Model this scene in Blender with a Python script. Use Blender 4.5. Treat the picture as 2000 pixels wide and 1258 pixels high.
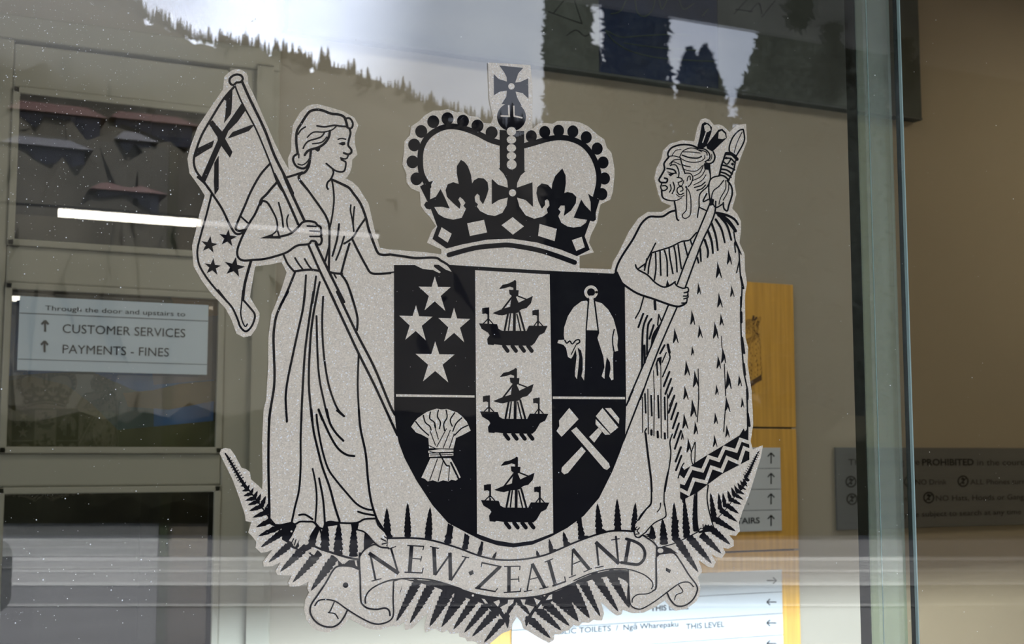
import bpy, bmesh, math, random
from mathutils import Vector
from mathutils.geometry import tessellate_polygon

# ------------------------------------------------------------------ camera, sky, sun, exposure
C = bpy.context.scene.collection
for o in list(bpy.data.objects):
    bpy.data.objects.remove(o, do_unlink=True)
sc = bpy.context.scene
FPX = 2550.0                       # focal length for a 2000 px wide frame
YAW, PITCH = math.radians(25.3), math.radians(5.82)
CAM = Vector((0.0, -1.266, 1.5))   # outside, 1.27 m in front of the glass front (y = 0), lens at 1.5 m
cd = bpy.data.cameras.new('camera'); cam = bpy.data.objects.new('camera', cd); C.objects.link(cam)
cam.location = CAM; cam.rotation_euler = (math.pi/2 + PITCH, 0, -YAW)
cd.sensor_width = 36; cd.lens = 36*FPX/2000; cd.clip_start = .05; cd.clip_end = 3000
cd.dof.use_dof = True; cd.dof.focus_distance = 1.4; cd.dof.aperture_fstop = 16
sc.camera = cam
sc.view_settings.view_transform = 'Standard'; sc.view_settings.look = 'None'
sc.view_settings.gamma = 1; sc.view_settings.exposure = 0.25
sc.cycles.use_denoising = True
sc.cycles.max_bounces = 14; sc.cycles.transparent_max_bounces = 16
sc.cycles.sample_clamp_indirect = 6; sc.cycles.caustics_reflective = False; sc.cycles.caustics_refractive = False

SKY = 4.0
w = bpy.data.worlds.new('sky'); sc.world = w; w.use_nodes = True
nt = w.node_tree; nt.nodes.clear()
def N(nt, t, **k):
    n = nt.nodes.new(t)
    for a, b in k.items():
        if a in n.inputs: n.inputs[a].default_value = b
        else: setattr(n, a, b)
    return n
tc = N(nt, 'ShaderNodeTexCoord')
no = N(nt, 'ShaderNodeTexNoise', Scale=3.2, Detail=5, Roughness=.5)
mpg = N(nt, 'ShaderNodeMapping'); mpg.inputs['Scale'].default_value = (1, 1, 2.2); mpg.inputs['Location'].default_value = (.7, .2, .4)
nt.links.new(tc.outputs['Generated'], mpg.inputs[0]); nt.links.new(mpg.outputs[0], no.inputs[0])
rp = N(nt, 'ShaderNodeValToRGB')
e = rp.color_ramp.elements
e[0].position = .36; e[0].color = (.36, .41, .54, 1)
e[1].position = .64; e[1].color = (.74, .765, .84, 1)
m = rp.color_ramp.elements.new(.5); m.color = (.54, .585, .71, 1)
nt.links.new(no.outputs[0], rp.inputs[0])
# a brighter quarter of the sky where the sun stands behind the cloud
SUNDIR = Vector((.62, -.60, .50)).normalized()     # towards the bright cloud over the ridge
dp = N(nt, 'ShaderNodeVectorMath', operation='DOT_PRODUCT'); dp.inputs[1].default_value = (0, 0, 1)
nt.links.new(tc.outputs['Generated'], dp.inputs[0])
mr = N(nt, 'ShaderNodeMapRange', interpolation_type='SMOOTHSTEP')
mr.inputs['From Min'].default_value = .975; mr.inputs['From Max'].default_value = 1.0
mr.inputs['To Min'].default_value = 1.0; mr.inputs['To Max'].default_value = 4.5
nt.links.new(dp.outputs['Value'], mr.inputs['Value'])
mu = N(nt, 'ShaderNodeVectorMath', operation='SCALE')
nt.links.new(rp.outputs[0], mu.inputs[0]); nt.links.new(mr.outputs[0], mu.inputs['Scale'])
bg = N(nt, 'ShaderNodeBackground', Strength=SKY); nt.links.new(mu.outputs[0], bg.inputs[0])
ou = N(nt, 'ShaderNodeOutputWorld'); nt.links.new(bg.outputs[0], ou.inputs[0])

sl = bpy.data.lights.new('sun', 'SUN'); sun = bpy.data.objects.new('sun', sl); C.objects.link(sun)
sl.energy = 13.5; sl.angle = math.radians(2.0); sl.color = (1, .95, .88)
sun.rotation_euler = Vector((.50, -.55, .95)).to_track_quat('Z', 'Y').to_euler()
sun.location = (10, -12, 20)

# ------------------------------------------------------------------ helpers
def ray(px, py):
    u, v = (px-1000)/FPX, (py-629)/FPX
    f = math.cos(PITCH) + math.sin(PITCH)*v
    z = math.sin(PITCH) - math.cos(PITCH)*v
    return Vector((u*math.cos(YAW) + f*math.sin(YAW), -u*math.sin(YAW) + f*math.cos(YAW), z))
def at(px, py, Y):                 # point of the upright plane y = Y seen there
    d = ray(px, py); t = (Y - CAM.y)/d.y
    return CAM + d*t
def mirrored(px, py, Y):           # outdoor point whose reflection in the glass is seen there
    p = at(px, py, Y); p.y = -p.y
    return p
def X(px, Y, py=629): return at(px, py, Y).x
def Z(px, py, Y): return at(px, py, Y).z
# the bright cloud stands above the left end of the ridge
_d = ray(260, -60); SUNC = Vector((_d.x, -_d.y, _d.z)).normalized(); dp.inputs[1].default_value = SUNC

def mat(name, col, rough=.6, spec=.3, metal=0, noise=None, bump=None, emit=None, estr=1):
    m = bpy.data.materials.new(name); m.use_nodes = True
    b = m.node_tree.nodes['Principled BSDF']; L = m.node_tree.links
    b.inputs['Base Color'].default_value = (*col, 1); b.inputs['Roughness'].default_value = rough
    b.inputs['Specular IOR Level'].default_value = spec; b.inputs['Metallic'].default_value = metal
    t = N(m.node_tree, 'ShaderNodeTexCoord')
    if noise:                      # (scale, amount[, stretch])
        n = N(m.node_tree, 'ShaderNodeTexNoise', Scale=noise[0], Detail=4)
        mp = N(m.node_tree, 'ShaderNodeMapping')
        if len(noise) > 2: mp.inputs['Scale'].default_value = noise[2]
        L.new(t.outputs['Object'], mp.inputs[0]); L.new(mp.outputs[0], n.inputs[0])
        r = N(m.node_tree, 'ShaderNodeValToRGB'); a = noise[1]
        r.color_ramp.elements[0].position = .3; r.color_ramp.elements[1].position = .7
        r.color_ramp.elements[0].color = tuple(c*(1-a) for c in col)+(1,)
        r.color_ramp.elements[1].color = tuple(min(1, c*(1+a)) for c in col)+(1,)
        L.new(n.outputs[0], r.inputs[0]); L.new(r.outputs[0], b.inputs['Base Color'])
    if bump:
        n2 = N(m.node_tree, 'ShaderNodeTexNoise', Scale=bump[0], Detail=3)
        L.new(t.outputs['Object'], n2.inputs[0])
        bb = N(m.node_tree, 'ShaderNodeBump', Strength=bump[1], Distance=.002)
        L.new(n2.outputs[0], bb.inputs['Height']); L.new(bb.outputs[0], b.inputs['Normal'])
    if emit:
        b.inputs['Emission Color'].default_value = (*emit, 1); b.inputs['Emission Strength'].default_value = estr
    return m

def tag(o, label=None, cat=None, group=None, kind=None):
    if label: o['label'] = label
    if cat: o['category'] = cat
    if group: o['group'] = group
    if kind: o['kind'] = kind
    return o
def empty(name, loc=(0, 0, 0)):
    o = bpy.data.objects.new(name, None); C.objects.link(o); o.location = loc; o.empty_display_size = .05
    return o

class MB:
    """collects faces in world coordinates, then links them as ONE mesh object"""
    def __init__(s): s.v = []; s.f = []; s.mi = []
    def add(s, vs, fs, mi=0):
        b = len(s.v); s.v += [tuple(p) for p in vs]; s.f += [tuple(b+i for i in f) for f in fs]; s.mi += [mi]*len(fs)
        return s
    def box(s, x0, x1, y0, y1, z0, z1, mi=0):
        vs = [(x, y, z) for x in (x0, x1) for y in (y0, y1) for z in (z0, z1)]
        return s.add(vs, [(0,1,3,2), (4,6,7,5), (0,4,5,1), (2,3,7,6), (0,2,6,4), (1,5,7,3)], mi)
    def bbox(s, x0, x1, y0, y1, z0, z1, r=.004, mi=0):        # box with chamfered edges
        bm = bmesh.new(); bmesh.ops.create_cube(bm, size=1)
        for v in bm.verts:
            v.co = Vector((x0+(x1-x0)*(v.co.x+.5), y0+(y1-y0)*(v.co.y+.5), z0+(z1-z0)*(v.co.z+.5)))
        bmesh.ops.bevel(bm, geom=bm.edges[:], offset=r, segments=2, affect='EDGES', profile=.5)
        bm.verts.index_update()
        s.add([v.co.copy() for v in bm.verts], [[v.index for v in f.verts] for f in bm.faces], mi); bm.free()
        return s
    def slab(s, pts, y0, y1, mi=0):      # outline in (x, z) given a thickness in y
        n = len(pts); vs = [(p[0], y0, p[1]) for p in pts] + [(p[0], y1, p[1]) for p in pts]
        tri = tessellate_polygon([[Vector((p[0], p[1], 0)) for p in pts]])
        fs = [t for t in tri] + [tuple(i+n for i in reversed(t)) for t in tri]
        fs += [(i, (i+1) % n, (i+1) % n+n, i+n) for i in range(n)]
        return s.add(vs, fs, mi)
    def tube(s, pts, r, seg=10, mi=0, caps=True):
        rs = r if isinstance(r, (list, tuple)) else [r]*len(pts)
        pts = [Vector(p) for p in pts]; vs = []; fs = []
        for i, p in enumerate(pts):
            d = (pts[min(i+1, len(pts)-1)] - pts[max(i-1, 0)]).normalized()
            a = d.orthogonal().normalized() if i == 0 else (a - d*a.dot(d)).normalized()
            b = d.cross(a)
            for k in range(seg):
                t = 2*math.pi*k/seg; vs.append(p + (a*math.cos(t) + b*math.sin(t))*rs[i])
        for i in range(len(pts)-1):
            for k in range(seg):
                fs.append((i*seg+k, i*seg+(k+1) % seg, (i+1)*seg+(k+1) % seg, (i+1)*seg+k))
        if caps: fs += [tuple(reversed(range(seg))), tuple(range((len(pts)-1)*seg, len(pts)*seg))]
        return s.add(vs, fs, mi)
    def build(s, name, mats, parent=None, origin=None, smooth=False):
        me = bpy.data.meshes.new(name)
        if origin is None:
            if parent is not None: o0 = parent.matrix_world.translation.copy() if False else Vector(parent.get('_w', (0, 0, 0)))
            else:
                n = max(1, len(s.v)); o0 = Vector([sum(v[k] for v in s.v)/n for k in range(3)])
        else: o0 = Vector(origin)
        me.from_pydata([tuple(Vector(v)-o0) for v in s.v], [], s.f)
        for m_ in (mats if isinstance(mats, (list, tuple)) else [mats]): me.materials.append(m_)
        me.polygons.foreach_set('material_index', s.mi)
        if smooth: me.polygons.foreach_set('use_smooth', [True]*len(me.polygons))
        me.update()
        o = bpy.data.objects.new(name, me); C.objects.link(o)
        if parent is not None: o.parent = parent; o.location = o0 - Vector(parent.get('_w', (0, 0, 0)))
        else: o.location = o0
        o['_w'] = tuple(o0)
        return o
def thing(name, loc):
    o = empty(name, loc); o['_w'] = tuple(loc); return o

# ------------------------------------------------------------------ materials
def glass_mat(name, tint, r0=.052, rough=0.0, haze=0.0):
    """clear pane: straight-through light plus a mirror share that grows towards grazing angles"""
    m = bpy.data.materials.new(name); m.use_nodes = True; t = m.node_tree; t.nodes.clear(); L = t.links
    g = N(t, 'ShaderNodeNewGeometry')
    d = N(t, 'ShaderNodeVectorMath', operation='DOT_PRODUCT'); L.new(g.outputs['Normal'], d.inputs[0]); L.new(g.outputs['Incoming'], d.inputs[1])
    a = N(t, 'ShaderNodeMath', operation='ABSOLUTE'); L.new(d.outputs['Value'], a.inputs[0])
    s_ = N(t, 'ShaderNodeMath', operation='SUBTRACT'); s_.inputs[0].default_value = 1; L.new(a.outputs[0], s_.inputs[1])
    p = N(t, 'ShaderNodeMath', operation='POWER'); p.inputs[1].default_value = 5; L.new(s_.outputs[0], p.inputs[0])
    k = N(t, 'ShaderNodeMath', operation='MULTIPLY_ADD'); k.inputs[1].default_value = 1-r0; k.inputs[2].default_value = r0; L.new(p.outputs[0], k.inputs[0])
    tr = N(t, 'ShaderNodeBsdfTransparent'); tr.inputs[0].default_value = (*tint, 1)
    gl = N(t, 'ShaderNodeBsdfGlossy'); gl.inputs['Roughness'].default_value = rough; gl.inputs[0].default_value = (1, 1, 1, 1)
    mx = N(t, 'ShaderNodeMixShader'); L.new(k.outputs[0], mx.inputs[0]); L.new(tr.outputs[0], mx.inputs[1]); L.new(gl.outputs[0], mx.inputs[2])
    if haze:                       # painted haze: pale diffuse share that lightens the clear seal
        df = N(t, 'ShaderNodeBsdfDiffuse'); df.inputs[0].default_value = (.80, .82, .76, 1)
        m2 = N(t, 'ShaderNodeMixShader'); m2.inputs[0].default_value = haze
        L.new(mx.outputs[0], m2.inputs[1]); L.new(df.outputs[0], m2.inputs[2]); mx = m2
    o = N(t, 'ShaderNodeOutputMaterial'); L.new(mx.outputs[0], o.inputs[0])
    return m
M = {}
M['glass'] = glass_mat('pane_glass_outer_face', (.965, .975, .965), r0=.030)
M['glass_in'] = glass_mat('pane_glass_coated_face', (.965, .975, .965), r0=.085)
M['glass_b'] = glass_mat('pane_glass_inner_leaf', (.77, .72, .63), r0=.018)
M['glass_door'] = glass_mat('door_glass', (.95, .96, .95), r0=.10)
M['glass_edge'] = mat('glass_edge_dark', (.002, .006, .006), .12, .5)
M['glass_arris'] = mat('glass_edge_polished', (.30, .42, .40), .1, .6)
M['ink'] = mat('black_vinyl', (.004, .004, .007), .6, .06)
def film_mat():
    """silver-grey film with glitter flakes: dull ground, flake glints painted into the colour"""
    m = bpy.data.materials.new('glitter_film'); m.use_nodes = True; t = m.node_tree; L = t.links
    b = t.nodes['Principled BSDF']
    tc = N(t, 'ShaderNodeTexCoord')
    v = N(t, 'ShaderNodeTexVoronoi', Scale=900.0); L.new(tc.outputs['Object'], v.inputs['Vector'])
    n = N(t, 'ShaderNodeTexNoise', Scale=260.0, Detail=3); L.new(tc.outputs['Object'], n.inputs['Vector'])
    sp = N(t, 'ShaderNodeSeparateColor'); L.new(v.outputs['Color'], sp.inputs[0])
    r = N(t, 'ShaderNodeValToRGB')
    e = r.color_ramp.elements
    e[0].position = 0; e[0].color = (.66, .59, .485, 1); e[1].position = .945; e[1].color = (.90, .805, .67, 1)
    x = r.color_ramp.elements.new(.955); x.color = (1, 1, 1, 1)  # white cells put the flakes' glints into the base colour
    L.new(sp.outputs[0], r.inputs[0])
    mx = N(t, 'ShaderNodeMix', data_type='RGBA', blend_type='MULTIPLY'); mx.inputs[0].default_value = .35
    L.new(r.outputs[0], mx.inputs[6]); L.new(n.outputs['Color'], mx.inputs[7])
    gm = N(t, 'ShaderNodeMix', data_type='RGBA', blend_type='MIX'); gm.inputs[0].default_value = 0
    L.new(r.outputs[0], b.inputs['Base Color'])
    b.inputs['Roughness'].default_value = .5; b.inputs['Specular IOR Level'].default_value = .3
    tl = N(t, 'ShaderNodeBsdfTranslucent'); tl.inputs[0].default_value = (.62, .60, .56, 1); ms = N(t, 'ShaderNodeMixShader'); ms.inputs[0].default_value = .12
    L.new(b.outputs[0], ms.inputs[1]); L.new(tl.outputs[0], ms.inputs[2]); L.new(ms.outputs[0], t.nodes['Material Output'].inputs[0])
    return m
M['film'] = film_mat()

# ------------------------------------------------------------------ the arms on the door glass
DEC_Y = .0105
PART = {}
class T:
    """drawing read at one magnification: (x, y) -> photo pixels"""
    def __init__(s, x0, y0, k): s.x0, s.y0, s.k = x0, y0, k
    def __call__(s, pts): return [(s.x0+x/s.k, s.y0+y/s.k) for x, y in pts]
A_ = T(360, 120, 5); B_ = T(360, 340, 5); C_ = T(360, 570, 5); D_ = T(400, 800, 5)
E1 = T(760, 110, 4.1667); E2 = T(760, 320, 4.1667); E3 = T(740, 500, 4); E4 = T(740, 760, 4)
R1 = T(1180, 220, 6.25); R2 = T(1180, 400, 6.25); R3 = T(1180, 580, 6.25); R4 = T(1180, 760, 6.25)
T1 = T(480, 958, 6.25); T2 = T(580, 1058, 6.25); T3 = T(740, 958, 6.25); T4 = T(840, 1058, 6.25)
T5 = T(1060, 958, 6.25); T6 = T(1120, 1058, 6.25); T7 = T(1200, 858, 6.25); T8 = T(1220, 920, 6.25)
PX = T(0, 0, 1)
cur = ['', None, 'ink', 1]         # part, tile, material, layer
def part(name): cur[0] = name; PART.setdefault(name, []); cur[2] = 'ink'; cur[3] = 1
def tile(t): cur[1] = t
def pen(m='ink', layer=1): cur[2] = m; cur[3] = layer
def emit(poly, faces=None): PART[cur[0]].append((cur[3], cur[2], poly, faces))
def catmull(p, n=5):
    if len(p) < 3: return p
    out = []; q = [p[0]] + list(p) + [p[-1]]
    for i in range(1, len(q)-2):
        for k in range(n):
            t = k/n; a, b, c, d = q[i-1], q[i], q[i+1], q[i+2]
            out.append(tuple(.5*((2*b[j]) + (-a[j]+c[j])*t + (2*a[j]-5*b[j]+4*c[j]-d[j])*t*t + (-a[j]+3*b[j]-3*c[j]+d[j])*t**3) for j in (0, 1)))
    return out + [p[-1]]
def S(wd, *pts, sharp=False, taper=None):
    """inked line of width wd (tile pixels); taper = (start, end) width factors"""
    t = cur[1]; p = t(pts); W = wd/t.k*(1.22 if t.x0 == 1180 else 1.1 if not sharp else 1)
    if not sharp: p = catmull(p)
    q = [p[0]]
    for a in p[1:]:
        if math.hypot(a[0]-q[-1][0], a[1]-q[-1][1]) > .05: q.append(a)
    p = q; n = len(p)
    if n < 2: return
    Lf = []; Rt = []
    for i in range(n):
        a, b = p[max(i-1, 0)], p[min(i+1, n-1)]
        dx, dy = b[0]-a[0], b[1]-a[1]; l = math.hypot(dx, dy) or 1
        f = 1 if not taper else taper[0] + (taper[1]-taper[0])*i/(n-1)
        h = W*f/2; nx, ny = -dy/l*h, dx/l*h
        if sharp and 0 < i < n-1:
            u = (p[i][0]-a[0], p[i][1]-a[1]); v = (b[0]-p[i][0], b[1]-p[i][1])
            lu = math.hypot(*u); lv = math.hypot(*v)
            n1 = (-u[1]/lu, u[0]/lu); n2 = (-v[1]/lv, v[0]/lv); bx, by = n1[0]+n2[0], n1[1]+n2[1]; bl = math.hypot(bx, by) or 1
            c = max(.35, (bx/bl)*n1[0] + (by/bl)*n1[1]); nx, ny = bx/bl*h/c, by/bl*h/c
        Lf.append((p[i][0]+nx, p[i][1]+ny)); Rt.append((p[i][0]-nx, p[i][1]-ny))
    vs = Lf + Rt; fs = [(i, i+1, n+i+1, n+i) for i in range(n-1)]
    if not sharp:
        for k, i in ((0, 0), (1, n-1)):
            h = W/2*(1 if not taper else taper[k])
            if h > .25:
                b = len(vs); dx, dy = (p[i][0]-p[i+(1 if i == 0 else -1)][0], p[i][1]-p[i+(1 if i == 0 else -1)][1]); a0 = math.atan2(dy, dx)
                vs += [(p[i][0]+h*math.cos(a0+(j-3)*math.pi/6), p[i][1]+h*math.sin(a0+(j-3)*math.pi/6)) for j in range(7)]
                fs.append(tuple(range(b, b+7)))
    emit(vs, fs)
def P(*pts, smooth=False):
    p = cur[1](pts)
    if smooth:
        n = len(p); q = p[-2:] + p + p[:2]; out = []
        for i in range(2, n+2):
            for k in range(4):
                t = k/4; a, b, c, d = q[i-1], q[i], q[(i+1)], q[i+2] if i+2 < len(q) else p[(i+2-2) % n]
                out.append(tuple(.5*((2*b[j]) + (-a[j]+c[j])*t + (2*a[j]-5*b[j]+4*c[j]-d[j])*t*t + (-a[j]+3*b[j]-3*c[j]+d[j])*t**3) for j in (0, 1)))
        p = out
    emit(p)
def O(x, y, r, ry=None, n=24):
    t = cur[1]; c = t([(x, y)])[0]; r = r/t.k; ry = (ry or r*t.k)/t.k
    emit([(c[0]+r*math.cos(2*math.pi*j/n), c[1]+ry*math.sin(2*math.pi*j/n)) for j in range(n)])
def RING(x, y, r, wd):
    pts = [(x+r*math.cos(2*math.pi*j/20), y+r*math.sin(2*math.pi*j/20)) for j in range(21)]
    S(wd, *pts)
def STAR(*tips):
    def isect(a, b, c, d):
        x1, y1, x2, y2, x3, y3, x4, y4 = *a, *b, *c, *d
        den = (x1-x2)*(y3-y4)-(y1-y2)*(x3-x4); k1 = x1*y2-y1*x2; k2 = x3*y4-y3*x4
        return ((k1*(x3-x4)-(x1-x2)*k2)/den, (k1*(y3-y4)-(y1-y2)*k2)/den)
    out = []
    for i in range(5):
        out.append(tips[i]); out.append(isect(tips[i], tips[(i+2) % 5], tips[(i+1) % 5], tips[(i-1) % 5]))
    P(*out)
def LEAF(x0, y0, x1, y1, wd, teeth=None, seed=0):
    """saw-edged leaflet from its tip (x0, y0) to its foot"""
    wd *= 1.18; dx, dy = x1-x0, y1-y0; l = math.hypot(dx, dy); ux, uy = dx/l, dy/l; nx, ny = -uy, ux
    teeth = teeth or max(3, int(l/52)); rn = random.Random(int(x0*7+y0*3+seed))
    prof = lambda t: (t**.62)*(1-.28*max(0, t-.75)/.25)
    a = []; b = []
    for i in range(teeth):
        for (tt, k) in ((i/teeth, .72 if i else 0.0), ((i+.78)/teeth, 1.0)):
            h = prof(tt)*wd/2*k*(1+.12*(rn.random()-.5)) + (2 if i else 0)
            a.append((x0+ux*l*tt+nx*h, y0+uy*l*tt+ny*h)); b.append((x0+ux*l*tt-nx*h, y0+uy*l*tt-ny*h))
    P(*(a[1:] + [(x1+nx*wd*.22, y1+ny*wd*.22), (x1-nx*wd*.22, y1-ny*wd*.22)] + list(reversed(b[1:])) + [(x0, y0)]))

# ---- flag
part('flag'); tile(A_)
S(20, (490,245),(380,370),(250,580),(170,720),(120,850),(95,940),(95,1010),(120,1080),(180,1160),(240,1250))
P((470,270),(390,375),(408,385),(400,520),(385,608),(455,515),(463,450))
P((562,405),(603,472),(520,590),(430,680),(398,755),(470,885),(445,942),(360,825),(205,1175),(165,1135),(325,770),(322,740),(235,605),(275,575),(368,685))
P((423,752),(470,690),(650,622),(682,622),(630,680),(455,745))
P((120,852),(292,770),(272,838),(190,885),(100,942),(93,895))
tile(B_)
P((335,-180),(335,150),(320,172),(295,208),(288,80),(292,-110))
S(20, (130,30),(210,105),(290,220),(370,345),(430,470),(480,560),(520,588),(570,570),(610,520))
S(20, (835,-100),(740,10),(650,170),(590,310),(545,410),(508,500),(502,538),(535,556),(580,548))
S(16, (545,410),(620,478))
S(18, (265,200),(215,400),(170,560),(130,720),(130,820),(160,920),(260,1070),(420,1250)); S(24, (650,850),(610,990),(585,1100),(572,1230))
tile(C_)
S(18, (330,-15),(400,75),(470,160),(520,270),(545,340),(590,385),(630,370),(670,310),(688,225),(640,155),(565,70)); S(22, (575,-10),(566,80))
S(12, (562,80),(550,200),(560,270),(582,325),(600,338),(614,315))
tile(B_)
STAR((255,605),(328,683),(285,770),(180,750),(165,655)); STAR((432,540),(515,610),(468,705),(362,690),(340,585))
STAR((283,822),(358,895),(322,985),(218,970),(197,873)); STAR((503,810),(595,905),(535,1005),(412,975),(395,858))
# ---- flag staff
part('flag_staff'); tile(A_)
S(20, (510,205),(480,230),(452,220),(440,188),(455,155),(500,130),(548,135),(570,165),(560,192),(545,203),(510,207))
S(15, (492,235),(560,400),(700,665),(830,975),(905,1180),(950,1260)); S(24, (562,195),(640,370),(780,660),(880,920),(990,1140),(1060,1290))
tile(B_)
S(22, (880,0),(1000,240),(1110,490)); S(24, (965,-10),(1000,85),(1080,260),(1170,452))
S(20, (1212,695),(1320,940),(1470,1250)); S(22, (1282,680),(1400,930),(1560,1250))
tile(C_)
S(22, (1420,0),(1560,300),(1700,600),(1850,900),(2000,1225),(2080,1400)); S(22, (1490,0),(1680,400),(1850,730),(2000,1090),(2055,1200))
# ---- robed woman
part('robed_woman'); tile(A_)
S(23, (1105,890),(1092,780),(1100,680),(1140,610),(1190,530),(1230,487),(1290,472),(1350,480),(1430,510),(1510,520),(1560,545),(1582,600),(1590,640))
S(18, (1570,560),(1610,555),(1640,590),(1643,630),(1625,655),(1597,650))
S(16, (1295,630),(1370,640),(1460,625),(1520,632),(1580,637)); S(12, (1482,635),(1440,670),(1360,690),(1260,692),(1200,742))
S(14, (1370,690),(1330,740),(1220,775),(1180,810),(1160,850)); S(22, (1420,680),(1410,740),(1370,800),(1310,840),(1240,860),(1200,880),(1175,915))
S(12, (1390,740),(1340,790),(1250,805)); S(14, (1182,640),(1140,668),(1110,712))
S(19, (1610,655),(1622,700),(1608,760),(1600,820),(1628,860),(1630,890),(1600,908),(1556,895))
S(14, (1600,915),(1590,942),(1565,953),(1525,943)); S(16, (1532,960),(1562,975),(1575,985),(1575,1020),(1560,1070),(1520,1080),(1470,1065),(1430,1035),(1385,998))
S(12, (1500,761),(1535,753),(1575,761)); P((1500,805),(1540,787),(1568,787),(1574,812),(1545,822))
P((1265,855),(1290,835),(1330,835),(1322,870),(1302,884),(1285,872))
S(20, (1100,905),(1068,930),(1063,970),(1090,1020),(1140,1045),(1180,1040),(1212,1000),(1225,950)); S(12, (1118,905),(1117,942)); S(12, (1110,1003),(1150,1012),(1190,990),(1217,955))
S(22, (1235,870),(1230,920),(1215,1020),(1180,1080),(1130,1105),(1120,1150),(1200,1250))
S(20, (990,1135),(1060,1115),(1150,1085)); S(17, (1450,1060),(1455,1090),(1430,1150),(1400,1180),(1390,1220),(1402,1248))
S(22, (1430,1150),(1520,1190),(1600,1230))
tile(B_)
S(20, (1120,50),(1200,150),(1280,260),(1350,360),(1390,430),(1415,520),(1415,700),(1410,950))
S(22, (1520,90),(1600,130),(1650,190),(1720,290),(1770,420),(1800,540),(1850,680),(1890,770),(1940,790),(2010,786))
S(16, (1440,60),(1455,150),(1460,270),(1440,430),(1417,530)); S(18, (1415,700),(1375,850))
S(14, (1625,303),(1622,360),(1640,450),(1655,560)); S(14, (1660,320),(1650,430),(1648,520)); S(18, (1770,430),(1700,530),(1640,625),(1560,680))
S(20, (1640,640),(1700,760),(1770,890),(1820,965),(1900,975),(2010,968)); S(20, (1612,680),(1570,820),(1530,975))
S(18, (1510,490),(1490,640),(1445,800)); S(16, (1560,610),(1520,740),(1480,840))
S(22, (905,80),(850,140),(800,200),(750,250),(735,300)); S(20, (735,290),(690,390),(640,470),(590,560),(540,670),(515,760),(530,820),(580,845),(660,840),(780,830),(900,800),(1000,765),(1100,700),(1210,685),(1240,655),(1280,660),(1300,688),(1330,683),(1342,640),(1330,605))
P((735,260),(775,255),(750,310),(728,300))
S(20, (760,260),(810,280),(860,360),(900,450),(905,540),(860,590),(800,615),taper=(1,.6)); P((735,628),(800,605),(860,585),(870,612),(940,612),(940,632),(850,630))
S(20, (860,618),(930,612),(1030,585),(1100,530),(1150,475),(1200,460),(1270,470),(1300,500),(1330,520),(1333,560),(1338,600))
S(15, (1200,508),(1285,512)); S(15, (1225,555),(1325,562)); S(15, (1225,610),(1330,610)); S(16, (920,280),(950,400),(965,520)); S(14, (1015,400),(1000,450),(1010,520),(1040,560)); S(16, (905,540),(925,605))
S(20, (1075,950),(1150,940),(1240,935),(1310,945)); S(20, (1410,955),(1470,970),(1540,975)); S(18, (970,795),(1010,880),(1070,950)); S(14, (1460,975),(1482,1015))
S(20, (1080,960),(1020,1110),(960,1250)); S(16, (1080,820),(1110,870),(1155,930)); S(16, (1175,830),(1210,890),(1245,932))
S(18, (1187,990),(1180,1100),(1165,1250)); S(18, (1285,1000),(1270,1120),(1250,1260)); S(18, (1322,1055),(1300,1150),(1280,1260)); S(20, (1530,980),(1590,1070),(1650,1250))
tile(C_)
S(22, (1010,0),(950,110),(900,230),(880,330),(870,450),(875,640),(880,780),(875,930),(850,1090),(825,1250)); S(20, (1180,-10),(1155,180),(1110,380),(1060,610),(1010,850),(990,1000),(990,1100),(1000,1250),(1000,1268))
S(20, (1260,0),(1220,260),(1180,560),(1160,850),(1145,1150),(1142,1260)); S(20, (1300,0),(1250,280),(1225,550),(1215,900),(1240,1200),(1245,1260)); S(18, (1355,48),(1345,300),(1360,600),(1400,870),(1450,1040),(1500,1150),(1560,1215))
S(18, (1290,238),(1300,620),(1320,860),(1365,1080),(1400,1230)); S(18, (1310,1155),(1345,1250)); S(18, (1290,1203),(1298,1300)); S(20, (1620,0),(1660,130),(1690,260),(1685,375)); S(17, (1702,600),(1692,900),(1703,1150),(1712,1260))
tile(D_)
S(22, (640,-10),(625,170),(620,500),(625,780),(630,1000),(630,1080),(660,1120),(740,1130),(850,1105)); S(16, (790,0),(800,110)); S(18, (945,-10),(935,300),(935,550),(920,780),(880,950),(850,1090))
S(20, (1040,0),(1060,200),(1110,420),(1150,570),(1215,750),(1270,950),(1315,1090)); S(20, (1190,0),(1220,130),(1280,230),(1352,305)); S(20, (1110,0),(1160,120),(1230,270),(1300,380),(1380,440),(1458,455)); S(18, (1290,10),(1357,65))
S(18, (1090,50),(1100,150),(1140,370),(1200,570),(1280,690),(1380,810),(1480,920),(1570,970),(1640,980)); S(16, (1052,580),(1080,720),(1092,880),(1078,1095)); S(18, (1115,672),(1150,850),(1165,1000),(1172,1120))
S(20, (1503,0),(1520,190),(1570,430),(1592,680),(1620,880),(1660,1020),(1690,1090),(1750,1180)); S(17, (850,1105),(880,1120),(930,1095),(1000,1095),(1060,1100),(1110,1150),(1160,1160),(1175,1115),(1220,1095),(1300,1105),(1430,1110),(1500,1100),(1560,1070),(1660,1065))
S(18, (920,1030),(980,1027),(1050,1070)); S(18, (1495,997),(1560,1017),(1650,1032))
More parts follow.
